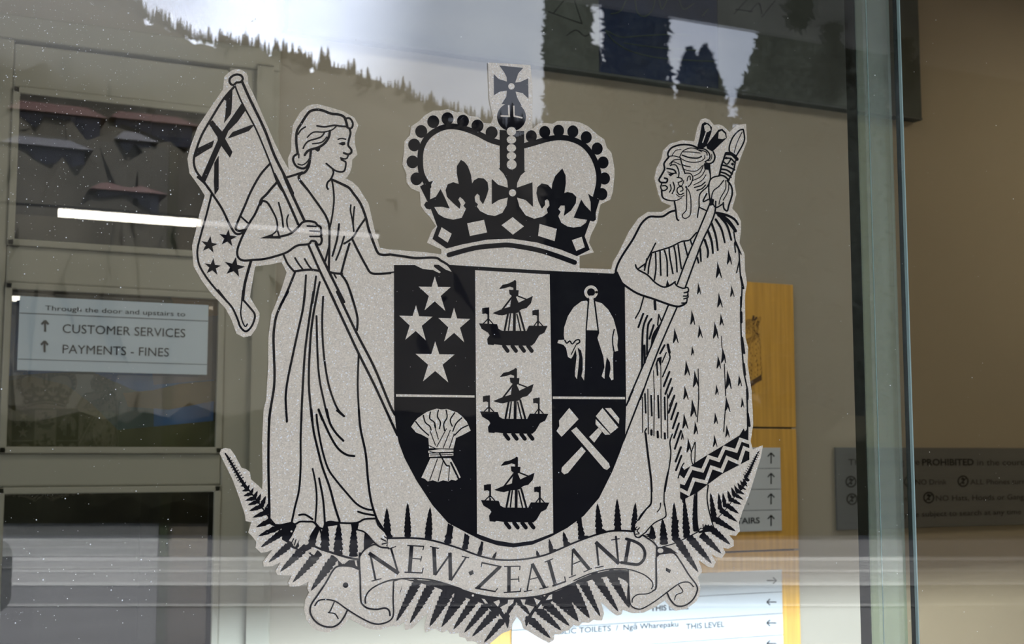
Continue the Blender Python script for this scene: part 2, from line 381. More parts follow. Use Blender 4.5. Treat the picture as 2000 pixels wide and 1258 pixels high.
# arm lying along the top of the shield, feet (film shapes over the dark ground)
pen('film', 2); tile(E3); P((0,10),(240,40),(400,15),(480,38),(540,80),(572,127),(520,107),(460,66),(430,66),(428,85),(482,128),(470,135),(420,110),(340,102),(280,72),(115,72),(0,80))
tile(T1); P((640,408),(820,405),(850,440),(785,540),(730,630),(655,700),(640,715),(545,620),(530,600),(580,540),(600,470)); P((1372,430),(1440,365),(1570,362),(1600,430),(1680,500),(1715,560),(1725,650),(1700,690),(1640,670),(1560,600),(1450,500),(1365,470))
pen('ink', 3); tile(E2)
S(17, (0,738),(120,755),(220,768),(370,765),(420,790),(480,828),(520,885)); S(11, (-10,888),(40,882))
tile(T1)
S(13, (555,640),(580,590)); S(13, (590,665),(610,600)); P((600,690),(655,590),(640,640),(650,680),(620,710))
S(20, (1590,350),(1620,430),(1700,510)); S(17, (1360,480),(1450,512),(1560,630),(1640,690),(1720,700)); S(14, (1650,590),(1710,620)); S(14, (1660,655),(1720,640)); S(12, (1690,565),(1730,590)); S(20,(850,400),(900,470),(930,560))
# ---- crown
part('crown'); tile(E1)
for x, y in ((358,533),(474,508),(600,528),(718,567),(833,622),(260,612),(203,722),(190,860),(222,998)): O(x, y, 49, 52)
for x, y in ((1156,652),(1265,617),(1378,607),(1494,613),(1603,660),(1692,752),(1740,865),(1752,995),(1730,1122)): O(x, y, 45, 50)
S(42, (900,705),(820,680),(700,620),(580,580),(480,572),(390,600),(310,660),(262,750),(252,850),(265,960),(320,1060)); S(40, (1100,728),(1200,700),(1300,672),(1400,662),(1500,680),(1590,730),(1660,820),(1700,930),(1705,1030),(1680,1140))
P((898,600),(1098,610),(1100,935),(1112,933),(1070,970),(1042,1030),(1038,1070),(1165,1026),(1170,1226),(1110,1170),(1040,1150),(1045,1300),(960,1300),(965,1150),(890,1170),(835,1205),(835,998),(885,1045),(966,1070),(960,1010),(930,955),(888,912),(900,912))
O(995, 495, 118, 116)
P((895,75),(1090,95),(1050,140),(1025,215),(1065,210),(1130,180),(1133,345),(1085,300),(1028,288),(1040,335),(1078,405),(915,388),(952,330),(958,280),(900,288),(852,317),(850,145),(890,185),(958,207),(955,170),(938,135))
pen('film', 2)
O(993, 246, 26); O(993,612,38,36); O(993,680,38,32); O(993,748,38,32); O(993,812,38,32); O(995,882,40)
S(13, (971,398),(974,489),(905,486), sharp=True); S(13, (1012,403),(1016,487),(1083,503), sharp=True); O(1002,1112,29)
pen('ink'); tile(E2)
P((330,345),(368,355),(400,410),(450,440),(520,455),(590,440),(625,365),(710,345),(740,385),(800,415),(860,425),(920,400),(955,340),(965,275),(1040,278),(1060,350),(1110,420),(1180,448),(1250,430),(1290,400),(1375,425),(1400,480),(1450,510),(1500,520),(1560,510),(1600,480),(1612,450),(1640,450),(1590,590),(1632,700),(1527,752),(1400,700),(1200,640),(1000,610),(800,617),(600,655),(465,690),(352,612),(390,510),(350,400))
P((583,-32),(550,20),(550,80),(566,165),(520,150),(475,168),(458,215),(470,270),(520,320),(573,367),(582,330),(562,292),(575,270),(600,290),(620,318),(603,342),(625,366),(710,352),(723,330),(700,310),(695,270),(715,243),(735,260),(738,295),(763,330),(790,270),(808,210),(800,150),(770,120),(725,115),(690,135),(674,160),(665,90),(640,20),(612,-15))
P((1408,38),(1350,100),(1327,160),(1322,205),(1290,170),(1240,160),(1205,190),(1197,240),(1215,310),(1242,367),(1268,335),(1266,300),(1285,288),(1300,305),(1304,340),(1282,368),(1290,402),(1375,425),(1395,392),(1376,368),(1395,340),(1427,340),(1430,365),(1420,425),(1480,380),(1518,320),(1523,270),(1490,238),(1450,230),(1425,238),(1437,160),(1435,95))
P((250,185),(300,155),(358,138),(335,180),(332,290),(380,268),(418,205),(450,270),(492,365),(430,350),(370,352),(330,372),(300,365),(283,335),(300,308),(312,310)); P((1618,243),(1645,263),(1712,292),(1688,370),(1680,400),(1682,455),(1660,470),(1620,458),(1500,440),(1530,370),(1562,290),(1590,335),(1640,388),(1638,310))
S(36, (485,742),(700,685),(900,664),(1000,665),(1200,700),(1350,745),(1508,803))
pen('film', 2)
for q in (((425,517),(507,570),(475,642),(397,590)), ((633,485),(770,457),(795,560),(655,588)), ((1003,435),(1095,510),(1005,577),(912,500)), ((1222,490),(1362,530),(1345,630),(1210,587)), ((1485,622),(1565,595),(1590,680),(1520,710))): P(*q)
# ---- shield and its charges
part('shield'); tile(E3)
_s = E3([(117,70),(550,70),(1300,115),(1830,138),(1862,120),(1920,240),(1930,1180)]) + E4([(1922,380),(1880,500),(1820,650),(1720,850),(1600,990),(1470,1085),(1340,1155),(1200,1215),(1050,1237),(930,1222),(800,1180),(690,1125),(540,1045),(420,910),(290,710),(200,540),(155,420),(135,320),(118,150)])
tile(PX); P(*_s)
pen('film', 2)
P(*(E3([(750,112),(1332,145)]) + E4([(1347,0),(1360,1125),(1200,1185),(1050,1205),(900,1180),(765,1130)])))
tile(E3); P((132,1080),(745,1090),(745,1106),(132,1100)); P((1357,1098),(1920,1102),(1920,1120),(1357,1117))
part('star'); pen('film', 2); tile(E3)
part('star_1'); pen('film', 2); STAR((435,160),(560,243),(517,430),(355,425),(308,240))
part('star_2'); pen('film', 2); STAR((288,385),(417,475),(365,660),(205,655),(157,467))
part('star_3'); pen('film', 2); STAR((585,405),(712,492),(665,675),(508,668),(463,485))
part('star_4'); pen('film', 2); STAR((438,668),(590,770),(540,988),(343,980),(285,765))
del PART['star']
for i_, (ox, oy) in enumerate(((0, 0), (6, 687), (14, 1380))):
    part('ship_%d' % (i_+1)); pen('ink', 3); tile(T(740+ox/4, 500+oy/4, 4))
    P((780,527),(920,533),(932,570),(960,585),(1150,587),(1170,545),(1315,547),(1290,600),(1250,620),(1215,680),(1190,702),(960,698),(897,690),(895,697),(848,693),(843,650),(862,620),(850,600),(800,570))
    for a in (975, 1040, 1103, 1163): S(28, (a,705),(a+28,742))
    P((885,447),(960,415),(1030,395),(1110,355),(1200,313),(1185,370),(1150,408),(1110,418),(1080,445),(1020,450),(960,465),(935,462),(905,455))
    P((1013,264),(1090,268),(1085,312),(1068,320),(1088,365),(1090,400),(1020,420),(1028,350),(1042,318),(1018,300)); S(20, (1059,200),(1055,590)); P((1058,193),(1000,220),(965,225),(935,260),(985,252),(1020,240),(1055,252))
    S(12, (1040,318),(965,415)); S(10, (1085,315),(1150,340)); S(14, (1005,455),(980,580)); S(10, (1025,455),(1010,580)); S(10, (1075,455),(1105,585)); S(14, (1095,440),(1135,585))
    S(13, (852,408),(852,530)); S(8, (852,490),(812,530)); S(8, (852,490),(888,530)); P((803,410),(835,403),(858,405),(856,462),(830,450),(805,455))
    S(13, (1240,425),(1240,545)); S(8, (1240,505),(1210,545)); S(8, (1240,505),(1275,545)); P((1195,428),(1225,421),(1248,428),(1243,472),(1215,462),(1197,465))
part('hanging_fleece'); pen('film', 2); tile(E3)
P((1620,350),(1580,355),(1520,400),(1475,470),(1445,560),(1442,620),(1448,655),(1400,658),(1393,680),(1440,695),(1460,720),(1475,790),(1500,803),(1515,780),(1535,730),(1543,780),(1530,900),(1530,940),(1545,962),(1555,880),(1563,790),(1550,715),(1578,740),(1590,800),(1590,890),(1580,940),(1600,973),(1608,880),(1610,740),(1612,640),(1612,570),(1630,360))
P((1690,355),(1740,370),(1790,420),(1830,490),(1855,580),(1866,640),(1860,700),(1867,740),(1840,748),(1833,700),(1826,800),(1830,965),(1815,972),(1797,940),(1808,880),(1803,830),(1778,790),(1765,880),(1760,960),(1738,940),(1760,870),(1752,790),(1705,640),(1720,600),(1682,360))
P((1645,310),(1670,310),(1705,582),(1622,580)); RING(1655,284,42,20)
pen('ink', 3); S(10, (1450,660),(1465,682),(1488,665),(1508,688),(1535,660),(1560,655),(1565,675),(1540,690)); S(9, (1835,575),(1822,650),(1830,740)); S(7,(1535,700),(1500,770))
S(7,(1633,330),(1617,575)); S(7,(1680,330),(1712,580))
part('wheat_sheaf'); pen('film', 2); tile(E4)
P((250,295),(272,262),(300,228),(340,200),(370,180),(410,165),(450,153),(490,160),(530,155),(570,170),(610,183),(650,215),(685,255),(715,325),(650,360),(600,382),(590,430),(580,465),(390,462),(385,385),(330,355),(290,340)); P((400,540),(560,540),(600,610),(637,690),(600,715),(565,708),(540,722),(500,712),(460,727),(420,712),(380,722),(355,700),(330,693)); P((383,482),(480,470),(580,474),(580,490),(480,492),(385,500)); P((390,505),(580,500),(580,520),(390,530))
pen('ink', 3)
for q in (((462,165),(455,215),(478,260),(470,310)),((400,180),(395,230),(430,260),(440,300)),((345,205),(360,260),(395,290),(405,320)),((285,255),(330,310),(385,360)),((522,165),(530,220),(505,270),(510,325)),((590,185),(555,240),(570,290)),((645,225),(600,270),(575,330)),((690,285),(640,310),(590,360))): S(9, *q)
for q in (((430,280),(462,390)),((398,330),(440,440)),((525,310),(450,450)),((555,320),(500,460)),((585,350),(548,460)),((455,545),(395,712)),((500,560),(460,722)),((550,600),(540,715))): S(6, *q)
S(13, (560,575),(620,700)); S(10, (470,500),(520,590),(545,600)); S(6,(395,490),(480,500),(575,492)); S(6,(400,515),(570,512)); S(6,(385,440),(450,470))
part('crossed_hammers'); pen('film', 2); tile(E4)
P((1485,148),(1558,235),(1425,373),(1385,328),(1408,290),(1405,245)); P((1500,325),(1540,297),(1795,580),(1803,610),(1780,632),(1755,622))
P((1692,212),(1745,148),(1868,300),(1808,348)); P((1765,150),(1810,148),(1876,230),(1872,272)); P((1692,235),(1805,355),(1765,357),(1690,275)); P((1712,303),(1740,335),(1680,418),(1640,375)); P((1582,450),(1614,485),(1475,655),(1445,667),(1423,645),(1428,612))
# ---- cloaked chief
part('cloaked_chief'); tile(R1)
S(18, (785,545),(730,620),(735,690),(700,760),(668,820),(690,852),(725,855),(760,850),(770,812),(735,800)); S(14, (700,870),(688,910),(705,948),(740,950),(770,920),(745,892),(710,895))
S(18, (700,955),(710,1030),(760,1065),(840,1078),(900,1065),(945,1040), taper=(1,.5)); S(18, (785,545),(775,500),(810,440),(880,405),(980,390),(1080,405),(1145,438))
S(10, (790,535),(850,530),(930,550)); S(8, (830,520),(870,465),(935,450)); S(10, (920,540),(960,470),(1040,435),(1110,440),(1190,480)); S(9, (960,480),(1060,482),(1170,495)); S(14, (950,520),(1040,550),(1140,555),(1185,535)); S(9, (920,550),(990,590),(1080,608),(1170,597),(1222,560),(1225,520)); S(11, (935,590),(960,640),(1050,663)); S(13, (930,560),(950,640),(985,745)); S(9, (960,690),(1040,712),(1130,710),(1195,650))
S(9, (1210,640),(1170,730),(1090,775)); S(9, (1230,700),(1180,780),(1080,830)); S(9, (1240,760),(1190,830),(1090,885)); S(13, (1230,850),(1180,890),(1100,915)); S(13, (1235,885),(1190,930),(1130,950))
S(14, (1150,435),(1230,450),(1280,500),(1285,560),(1230,600)); S(11, (1160,455),(1240,480),(1255,520)); S(16, (1330,480),(1350,540),(1330,600),(1280,625),(1240,615)); S(8, (1310,510),(1305,570),(1270,590)); P((1215,620),(1282,620),(1296,790),(1270,700),(1222,695))
S(13, (1285,640),(1295,780),(1288,830),(1255,905),(1165,1000),(1158,1150))
P((1190,140),(1225,116),(1272,133),(1315,180),(1308,240),(1280,320),(1245,410),(1200,440),(1133,425),(1165,290)); P((1392,210),(1440,198),(1488,245),(1495,310),(1400,400),(1320,477),(1255,440),(1243,400),(1320,305))
S(11, (985,740),(1050,745),(1080,790),(1070,840),(1040,890),(1000,915)); S(10, (1010,835),(1020,790),(1045,775),(1050,820)); S(16, (765,682),(850,700),(875,740)); S(10, (775,725),(820,740),(872,740)); P((775,745),(865,742),(805,780))
S(12, (805,645),(870,640),(910,720),(905,790)); S(10, (795,630),(850,580),(925,572)); S(12, (888,792),(935,800),(952,830),(915,850)); S(12, (968,985),(920,1003),(888,960),(900,915),(945,905),(960,945),(930,962)); S(10, (900,850),(915,890),(950,888),(970,830)); S(12, (805,880),(815,930),(795,972)); S(12, (840,850),(857,920),(828,990)); S(9,(975,1010),(925,1030),(880,1000))
S(9, (810,650),(840,600),(930,640))
S(17, (855,1080),(870,1170),(885,1290),(905,1315)); S(10, (1005,920),(1005,1100),(1000,1190),(955,1245),(965,1285),(1005,1288),(1050,1240),(1058,1100),(1045,990),(1015,930)); S(13, (1158,1140),(1148,1200),(1135,1280)); S(14, (1165,1160),(1240,1195)); O(1000,910,14)
pen('film', 2); P((1215,162),(1250,142),(1285,170),(1297,215),(1260,240),(1225,225)); S(11, (1242,238),(1198,365)); P((1395,240),(1430,222),(1470,260),(1482,310),(1440,325),(1388,317))
pen('ink'); tile(R2)
S(21, (870,70),(800,90),(720,140),(640,147),(560,145),(500,180),(440,250),(350,420),(220,620),(155,750),(142,850),(200,940),(300,1020),(420,1090),(600,1150),(800,1222),(900,1242),(960,1225),(1000,1195))
S(15, (625,470),(570,580),(520,680),(490,760)); S(17, (380,735),(410,790),(530,860),(620,950),(720,1005),(800,985),(865,940)); S(15, (410,785),(500,720)); S(15, (585,585),(700,550),(820,510),(940,450),(1040,430),(1120,345),(1140,345))
for q in (((520,660),(490,800)),((575,600),(545,740),(535,840)),((625,590),(630,780),(610,920)),((680,570),(690,860)),((735,560),(765,680),(770,870)),((790,530),(800,640),(838,840)),((850,510),(875,640),(888,820)),((900,490),(920,640),(940,780)),((975,460),(1020,640)),((1050,430),(1070,490))): S(16, *q)
P((770,910),(752,990),(795,990)); S(15, (860,950),(885,990),(960,1020),(1015,1010),(1025,1060),(975,1075)); S(14, (1015,1060),(1018,1110),(965,1115)); S(14, (1015,1100),(1022,1130),(970,1150)); S(14, (1010,1150),(1000,1195),(945,1200))
for wq, q in ((26,((1370,100),(1500,130),(1590,180),(1632,240))),(40,((1400,120),(1500,190),(1560,260),(1600,320))),(24,((1420,150),(1500,260),(1550,430))),(22,((1360,180),(1430,300),(1470,460))),(22,((1310,230),(1360,380),(1385,555))),(24,((1265,320),(1310,450),(1325,590))),(22,((1225,430),(1265,560),(1260,640))),(20,((1170,540),(1180,690))),(20,((1135,650),(1150,710)))): S(wq, *q, taper=(1.1, .8))
S(14, (1580,330),(1600,450),(1640,560),(1650,700),(1660,850),(1680,1000),(1670,1250)); S(22, (1600,460),(1670,605), taper=(1.2,.5)); S(14, (1590,470),(1600,580)); S(12, (1645,690),(1615,830)); S(22, (1665,880),(1697,1020))
tile(R3); S(14, (1665,0),(1665,200),(1672,500),(1690,750),(1710,950),(1750,1150),(1752,1250)); S(26, (1670,190),(1672,310)); S(24, (1680,500),(1707,685)); S(26, (1700,820),(1715,950))
tile(R4); S(15, (1738,0),(1745,200),(1750,490),(1748,600)); S(24, (1750,300),(1772,450))
def MARK(x, y, h):
    k = .5+.25*math.sin(x*.13+y); P((x,y),(x+h*.13,y+h*.45),(x+h*.09,y+h*.75),(x-h*.06,y+h),(x-h*.09,y+h*.9),(x-h*.03,y+h*.45)); P((x+h*.02,y+h*.15),(x+h*.16,y+h*.5),(x+h*(.2+.1*k),y+h*.97),(x+h*(.15+.1*k),y+h*.97),(x+h*.08,y+h*.6))
for tl, ms in ((R2, ((1512,545,190),(1380,690,210),(1145,950,150),(1395,1070,190),(1550,980,150))), (R3, ((1065,155,190),(1155,335,170),(1345,300,215),(1420,205,150),(855,375,195),(1070,595,125),(1385,710,170),(1442,615,200),(995,770,195),(1500,890,240),(1642,945,150),(1100,895,215),(980,1080,180),(1365,1065,135))), (R4, ((1070,115,230),(970,290,200),(1105,390,170),(1350,280,150),(1678,100,130),(1490,435,160),(1340,555,155),(1020,590,190),(1485,85,200),(945,505,120)))):
    tile(tl)
    for q in ms: MARK(*q)
tile(R3)
for wq, q in ((8,((1430,480),(1435,620))),(9,((1465,820),(1480,1200))),(9,((1145,880),(1155,1250))),(14,((480,0),(450,110),(430,170),(380,260))),(26,((615,50),(622,150))),(20,((475,205),(415,370))),(20,((525,230),(480,350),(465,500),(460,860))),(20,((575,270),(530,370),(520,700))),(20,((603,345),(550,510))),(14,((665,215),(650,345))),(12,((665,215),(697,300))),(24,((488,595),(492,800))),(20,((735,590),(680,690))),(16,((640,800),(650,955))),(14,((770,580),(795,700),(795,770),(710,975))),(12,((755,680),(705,800))),(8,((600,900),(612,1250))),(8,((690,850),(692,1250))),(20,((795,915),(725,1090))),(20,((815,1000),(745,1185))),(20,((830,1110),(780,1230))),(20,((855,1205),(800,1330))),(26,((775,585),(795,680)))): S(wq, *q)
P((660,345),(695,315),(650,440),(575,600),(525,700),(565,600),(575,490),(600,430)); P((650,745),(700,730),(692,860),(660,780),(610,860))
tile(R4)
for q in (((855,80),(785,290)),((880,175),(815,370)),((900,290),(835,480)),((910,420),(850,595)),((935,510),(860,730)),((935,710),(870,885)),((940,815),(875,990))): S(20, *q)
for q in (((465,100),(468,530)),((530,0),(538,550)),((610,0),(605,570)),((690,0),(695,600)),((770,60),(775,600)),((1150,0),(1150,150),(1133,400)),((1480,0),(1480,80)),((1475,270),(1465,400),(1458,520))): S(10, *q)
for q in (((495,60),(505,290)),((570,80),(580,325)),((655,80),(665,350)),((735,100),(742,370))): S(17, *q)
S(24,(575,505),(575,555)); S(22,(650,520),(653,590)); S(20,(738,540),(741,605)); S(12,(970,905),(940,960),(900,1085)); S(10,(1105,650),(1060,790),(1075,910),(1100,900),(1108,760),(1110,650))
S(14, (515,480),(495,520),(500,560)); S(20, (503,540),(520,700),(545,900),(570,1100),(578,1250)); S(13, (830,550),(800,650),(812,780),(790,960),(740,1250))
tile(T7)
S(17, (448,520),(450,700),(440,790),(380,860),(320,930),(290,990)); S(13, (650,400),(610,600),(605,780),(625,920),(600,960),(500,1010),(440,1060),(380,1130))
S(11, (560,780),(550,840),(515,888)); S(14, (990,640),(1000,900),(1010,1050),(1025,1130)); S(14, (1140,560),(1125,700),(1140,830),(1170,950),(1200,1060))
# plaited border of the cloak
P((820,330),(850,375),(930,325),(990,280),(1135,190),(1320,80),(1525,-47),(1575,-132),(1590,-95),(1625,-132),(1630,-12),(1645,80),(1645,250),(1530,310),(1310,425),(1160,535),(1000,655),(865,725),(830,750),(800,720),(800,430),(785,450))
pen('film', 2)
S(42, (795,490),(845,530),(935,350),(1070,385),(1145,215),(1268,255),(1338,102),(1482,142),(1535,5),(1655,45), sharp=True); S(42, (795,612),(898,668),(965,490),(1112,525),(1180,342),(1307,385),(1372,225),(1520,290),(1580,108),(1660,140), sharp=True)
P((785,450),(800,440),(845,480),(845,560),(790,540)); 
# feet
P((290,985),(380,860),(445,800),(600,800),(625,920),(600,955),(500,1005),(440,1055),(380,1130),(340,1160),(300,1195),(250,1185),(262,1120),(245,1050)); P((1000,660),(1130,570),(1130,700),(1145,830),(1165,950),(1195,1060),(1100,1045),(1070,1110),(1025,1125),(1010,1050),(1003,900))
pen('ink', 3); S(13, (245,1050),(232,1110),(250,1180),(300,1200),(345,1158),(385,1130)); S(10, (270,1068),(250,1095),(275,1105)); S(12, (300,1080),(272,1120),(297,1150),(255,1160)); S(11, (560,780),(550,840),(515,888)); S(13, (450,700),(440,795),(380,860),(290,990)); S(13, (605,780),(625,920),(600,960),(500,1010),(440,1060),(380,1130))
for a in ((1075,1040,1083,1110),(1108,1045,1118,1108),(1143,1045,1150,1098),(1175,1050,1190,1095)): S(12, (a[0],a[1]),(a[2],a[3]))
S(10, (1028,1112),(1048,1085),(1070,1092)); S(14, (1140,560),(1125,700),(1140,830),(1170,950),(1200,1060)); S(14, (1000,650),(1000,900),(1010,1050),(1025,1130))
# ---- spear
part('tufted_spear'); tile(R1)
S(15, (1695,205),(1640,222),(1570,300),(1530,400),(1527,470),(1560,497),(1610,530)); S(15, (1610,530),(1690,390),(1712,310),(1695,205)); S(9, (1680,240),(1620,370),(1585,490))
S(34, (1490,500),(1560,510),(1620,570)); S(18, (1480,500),(1450,590),(1430,650),(1405,760)); S(16, (1600,590),(1580,690),(1515,830)); S(16, (1470,560),(1540,560),(1590,610)); S(14, (1455,600),(1500,630),(1550,560)); S(18, (1430,640),(1500,655),(1590,700)); S(18, (1425,690),(1500,705),(1560,750)); S(18, (1410,725),(1480,745),(1545,790)); S(18, (1400,765),(1460,775),(1520,825)); O(1490,555,16); O(1565,630,18)
S(15, (1400,775),(1330,790),(1285,840),(1275,950),(1290,1060),(1300,1130)); S(12, (1455,830),(1400,900),(1330,960),(1310,1060),(1345,1150)); S(10, (1480,830),(1480,930),(1420,1040),(1400,1120)); S(10, (1520,850),(1510,960),(1450,1070)); S(17, (1500,830),(1550,900),(1560,1000),(1520,1130),(1500,1200),(1460,1170),(1452,1100)); S(15, (1250,990),(1205,1085),(1270,1060)); S(15, (1450,1110),(1400,1145),(1370,1160)); P((1275,1040),(1340,1060),(1330,1130),(1290,1135))
tile(R2)
S(16, (1290,-20),(1250,80),(1150,320),(1010,650),(890,970)); S(16, (1360,-40),(1350,90),(1300,230),(1200,440),(1120,650),(990,1005))
tile(R3); S(16, (780,105),(540,680),(300,1240)); S(16, (890,120),(640,700),(440,1250))
tile(R4); S(16, (310,115-0),(268,200)); S(16, (480,0),(235,630)); S(16,(352,10),(270,195))
# ---- motto ribbon
part('ribbon'); tile(PX)
pen('film', 2)
P(*(T3([(110,595),(400,592),(600,612),(800,662),(1000,727),(1200,802),(1400,852),(1600,862),(1800,847),(2000,807)]) + T5([(0,800),(170,742),(350,662),(600,567),(800,512),(950,502),(1110,512),(1150,560),(1210,550),(1330,640),(1375,700),(1378,1180),(1340,1230)]) + T6([(955,580),(960,500),(930,460),(850,400),(700,345),(560,330),(400,340),(200,390),(0,475)]) + T4([(1800,480),(1550,590),(1350,655),(1100,685),(850,685),(600,650),(400,590),(200,520),(0,465)]) + T2([(1500,450),(1300,450),(1100,480),(960,540),(870,610),(832,690),(790,750),(775,450),(762,250),(768,170),(850,90),(950,45),(1030,75),(1100,90)])))
P(*T2([(430,360),(500,300),(650,300),(740,340),(765,500),(775,700),(860,800),(980,820),(1120,840),(1175,740),(1175,490),(1300,450),(1180,900),(1100,985),(1000,1005),(760,920),(610,840),(560,940),(430,1035),(300,1020),(170,870),(180,760),(250,650)]))
P(*T2([(835,760),(840,670),(900,580),(1000,520),(1172,485),(1172,900),(1120,840),(980,825),(860,800)]))
P(*T6([(1005,220),(1060,155),(1220,145),(1300,240),(1400,400),(1500,540),(1495,630),(1440,720),(1350,780),(1250,780),(1180,710),(1130,640),(850,810),(770,820),(700,780),(672,600),(665,350),(850,400),(960,500),(1000,520)]))
pen('ink', 3)
S(3.1, *(T3([(110,583),(400,580),(600,600),(800,650),(1000,715),(1200,790),(1400,840),(1600,850),(1800,835),(2000,795)]) + T5([(170,730),(350,650),(600,555),(800,500),(950,490),(1110,500)])))
tile(T5); S(16, (1210,545),(1330,620),(1390,690),(1384,760),(1380,900),(1382,1170),(1340,1225)); S(14,(1110,500),(1125,560),(1165,572),(1205,545))
tile(T1); S(16, (1390,800),(1450,720),(1560,660),(1640,690),(1740,702))
tile(T2); S(20, (765,140),(757,250),(768,450),(775,700),(800,770),(870,815),(980,825),(1070,810),(1120,840),(1132,900)); S(16, (835,750),(830,690),(870,610),(960,540),(1100,480),(1200,460))
S(2.4*6.25, (1180,465),(1300,450),(1500,450),(1700,480),(2000,575))
tile(T4); S(13, (0,465),(200,520),(400,590),(600,650),(850,685),(1100,685),(1350,655),(1550,590),(1800,480),(2000,390))
tile(T6); S(13, (0,475),(200,390),(400,340),(560,330),(700,345),(850,400),(940,470),(965,530),(947,575))
tile(T2); S(19, (745,335),(650,300),(500,300),(430,360),(350,500),(250,650),(170,770),(160,870),(220,970),(320,1030),(430,1040),(510,1000),(570,920),(610,840)); S(17, (215,780),(260,720),(350,705),(470,730),(600,820),(760,920),(900,990),(1000,1005),(1100,980),(1160,930),(1175,850),(1170,700),(1175,490)); S(14, (450,740),(400,850),(380,865),(460,880),(500,940)); O(590,530,34)
tile(T6); S(17, (1000,200),(1040,155),(1120,140),(1220,140),(1300,240),(1400,400),(1500,540),(1495,630),(1440,720),(1350,780),(1250,780),(1180,710),(1140,630)); S(14, (1460,550),(1400,495),(1300,505),(1200,570),(1000,720),(850,810),(770,820),(700,780),(680,700),(670,520),(665,350)); S(13, (710,740),(720,690),(780,645),(900,635),(980,590),(1000,540),(1000,200)); S(11, (1280,530),(1330,610),(1250,650),(1230,710)); P((1125,318),(1185,345),(1170,385),(1122,355))
part('lettering'); pen('ink', 3)
def TH(wq, *q): S(wq, *q, sharp=True)
tile(T2)
TH(24,(893,160),(955,462)); TH(46,(875,140),(1238,388)); TH(24,(1145,85),(1232,385)); TH(12,(1110,92),(1206,58)); TH(13,(905,482),(1028,450))
TH(46,(1395,50),(1370,378)); TH(14,(1342,46),(1548,58)); TH(12,(1545,55),(1532,105)); TH(14,(1400,203),(1512,213)); TH(12,(1518,178),(1505,242)); TH(16,(1308,372),(1526,382)); TH(13,(1538,318),(1522,386))
TH(46,(1668,68),(1682,405)); TH(22,(1682,410),(1878,135)); TH(13,(1618,58),(1728,84))
tile(T4)
TH(44,(238,135),(246,470)); TH(22,(250,475),(435,190)); TH(13,(383,178),(473,197)); P((515,345),(530,390),(485,415),(462,370))
TH(18,(622,255),(868,306)); TH(12,(630,248),(618,312)); TH(42,(850,305),(572,568)); TH(18,(545,565),(788,608)); TH(12,(820,568),(785,616))
TH(42,(960,300),(958,612)); TH(13,(898,303),(1097,299)); TH(12,(1094,295),(1088,348)); TH(14,(960,462),(1082,456)); TH(12,(1076,422),(1080,492)); TH(16,(893,620),(1102,608)); TH(13,(1104,566),(1096,614))
TH(18,(1240,275),(1180,595)); TH(42,(1240,268),(1398,568)); TH(13,(1215,460),(1312,436)); TH(12,(1138,610),(1242,590)); TH(13,(1328,578),(1440,551))
TH(42,(1443,232),(1522,522)); TH(13,(1393,250),(1498,207)); TH(20,(1488,542),(1645,488)); TH(13,(1636,425),(1652,492))
TH(18,(1735,92),(1725,412)); TH(42,(1735,90),(1938,335)); TH(13,(1738,275),(1842,230)); TH(12,(1688,441),(1778,405)); TH(13,(1868,371),(1970,326))
tile(T6)
TH(24,(275,10),(302,292)); TH(46,(265,5),(552,268)); TH(24,(512,-70),(543,262)); TH(13,(258,322),(364,298)); tile(T5); TH(13,(828,606),(934,588))
TH(44,(1052,598),(1002,888)); S(32,(1015,592),(1110,620),(1195,670),(1240,750),(1228,840),(1165,900),(1080,898),(955,880)); TH(12,(952,880),(1010,885))
# ---- fern fronds
part('fern_frond_right'); tile(T7)
for q in ((1170,650,1220,1000,80),(1270,655,1290,860,60),(1320,650,1350,830,55),(1380,625,1420,760,55),(1425,585,1470,700,50),(1460,560,1510,660,45),(1500,530,1550,620,42),(1530,500,1580,580,36),(1560,475,1610,550,32),(1590,440,1640,510,28),(1480,1125,1200,960,85),(1500,1010,1290,860,75),(1520,910,1360,800,65),(1550,800,1410,730,58),(1575,740,1440,660,52),(1590,675,1480,620,48),(1610,620,1520,570,40),(1625,580,1560,520,36),(1635,520,1590,480,30),(32,730,45,1100,80),(255,770,250,1080,65),(725,770,740,1240,95),(850,720,880,1200,90),(975,660,985,1100,70)): LEAF(*q)
S(9, (1765,145),(1700,250),(1620,430),(1500,640),(1400,800),(1270,950),(1130,1060),(1000,1140),(800,1240)); S(40,(1735,195),(1690,290),(1640,400),(1600,460),taper=(.4,1))
for i_ in range(12):
    a = i_/11; x, y = 1755-150*a, 165+280*a; h = 14+18*a; S(8, (x-h, y-h*.4),(x+h, y+h*.5))
tile(T8)
for q in ((1290,900,1040,690,90),(1180,1010,930,770,95),(1060,1130,780,800,105),(900,1240,630,830,105),(460,580,480,900,110),(330,660,340,830,90),(600,380,625,860,90),(725,340,760,820,90),(855,290,865,740,70)): LEAF(*q)
S(12, (380,950),(500,915),(640,870),(900,740)); P((380,930),(490,925),(560,945),(650,1010),(590,995),(460,1000),(380,1050)); P((700,290),(740,330),(735,420),(700,380)); P((560,560),(660,600),(640,700))
P((210,770),(340,820),(380,900),(350,850),(290,790),(225,790)); P((250,770),(340,760),(370,840)); P((1000,560),(1060,640),(1040,740),(900,760))
pen('film', 2); O(433,972,36,30); pen('ink')
part('fern_sprigs_right'); tile(T5)
for q in ((665,155,690,510,95),(905,100,915,490,95),(1130,145,1108,490,80),(440,330,480,600,90),(250,500,290,680,75),(75,590,110,760,65)): LEAF(*q)
P((470,320),(420,330),(410,400),(480,420)); P((640,470),(740,470),(780,500),(650,530)); P((430,560),(540,550),(580,570),(430,600)); P((250,640),(320,630),(350,655),(270,690)); P((80,730),(150,715),(180,730),(80,770)); P((860,480),(970,480),(970,500),(860,500))
part('fern_sprigs_left'); tile(T3)
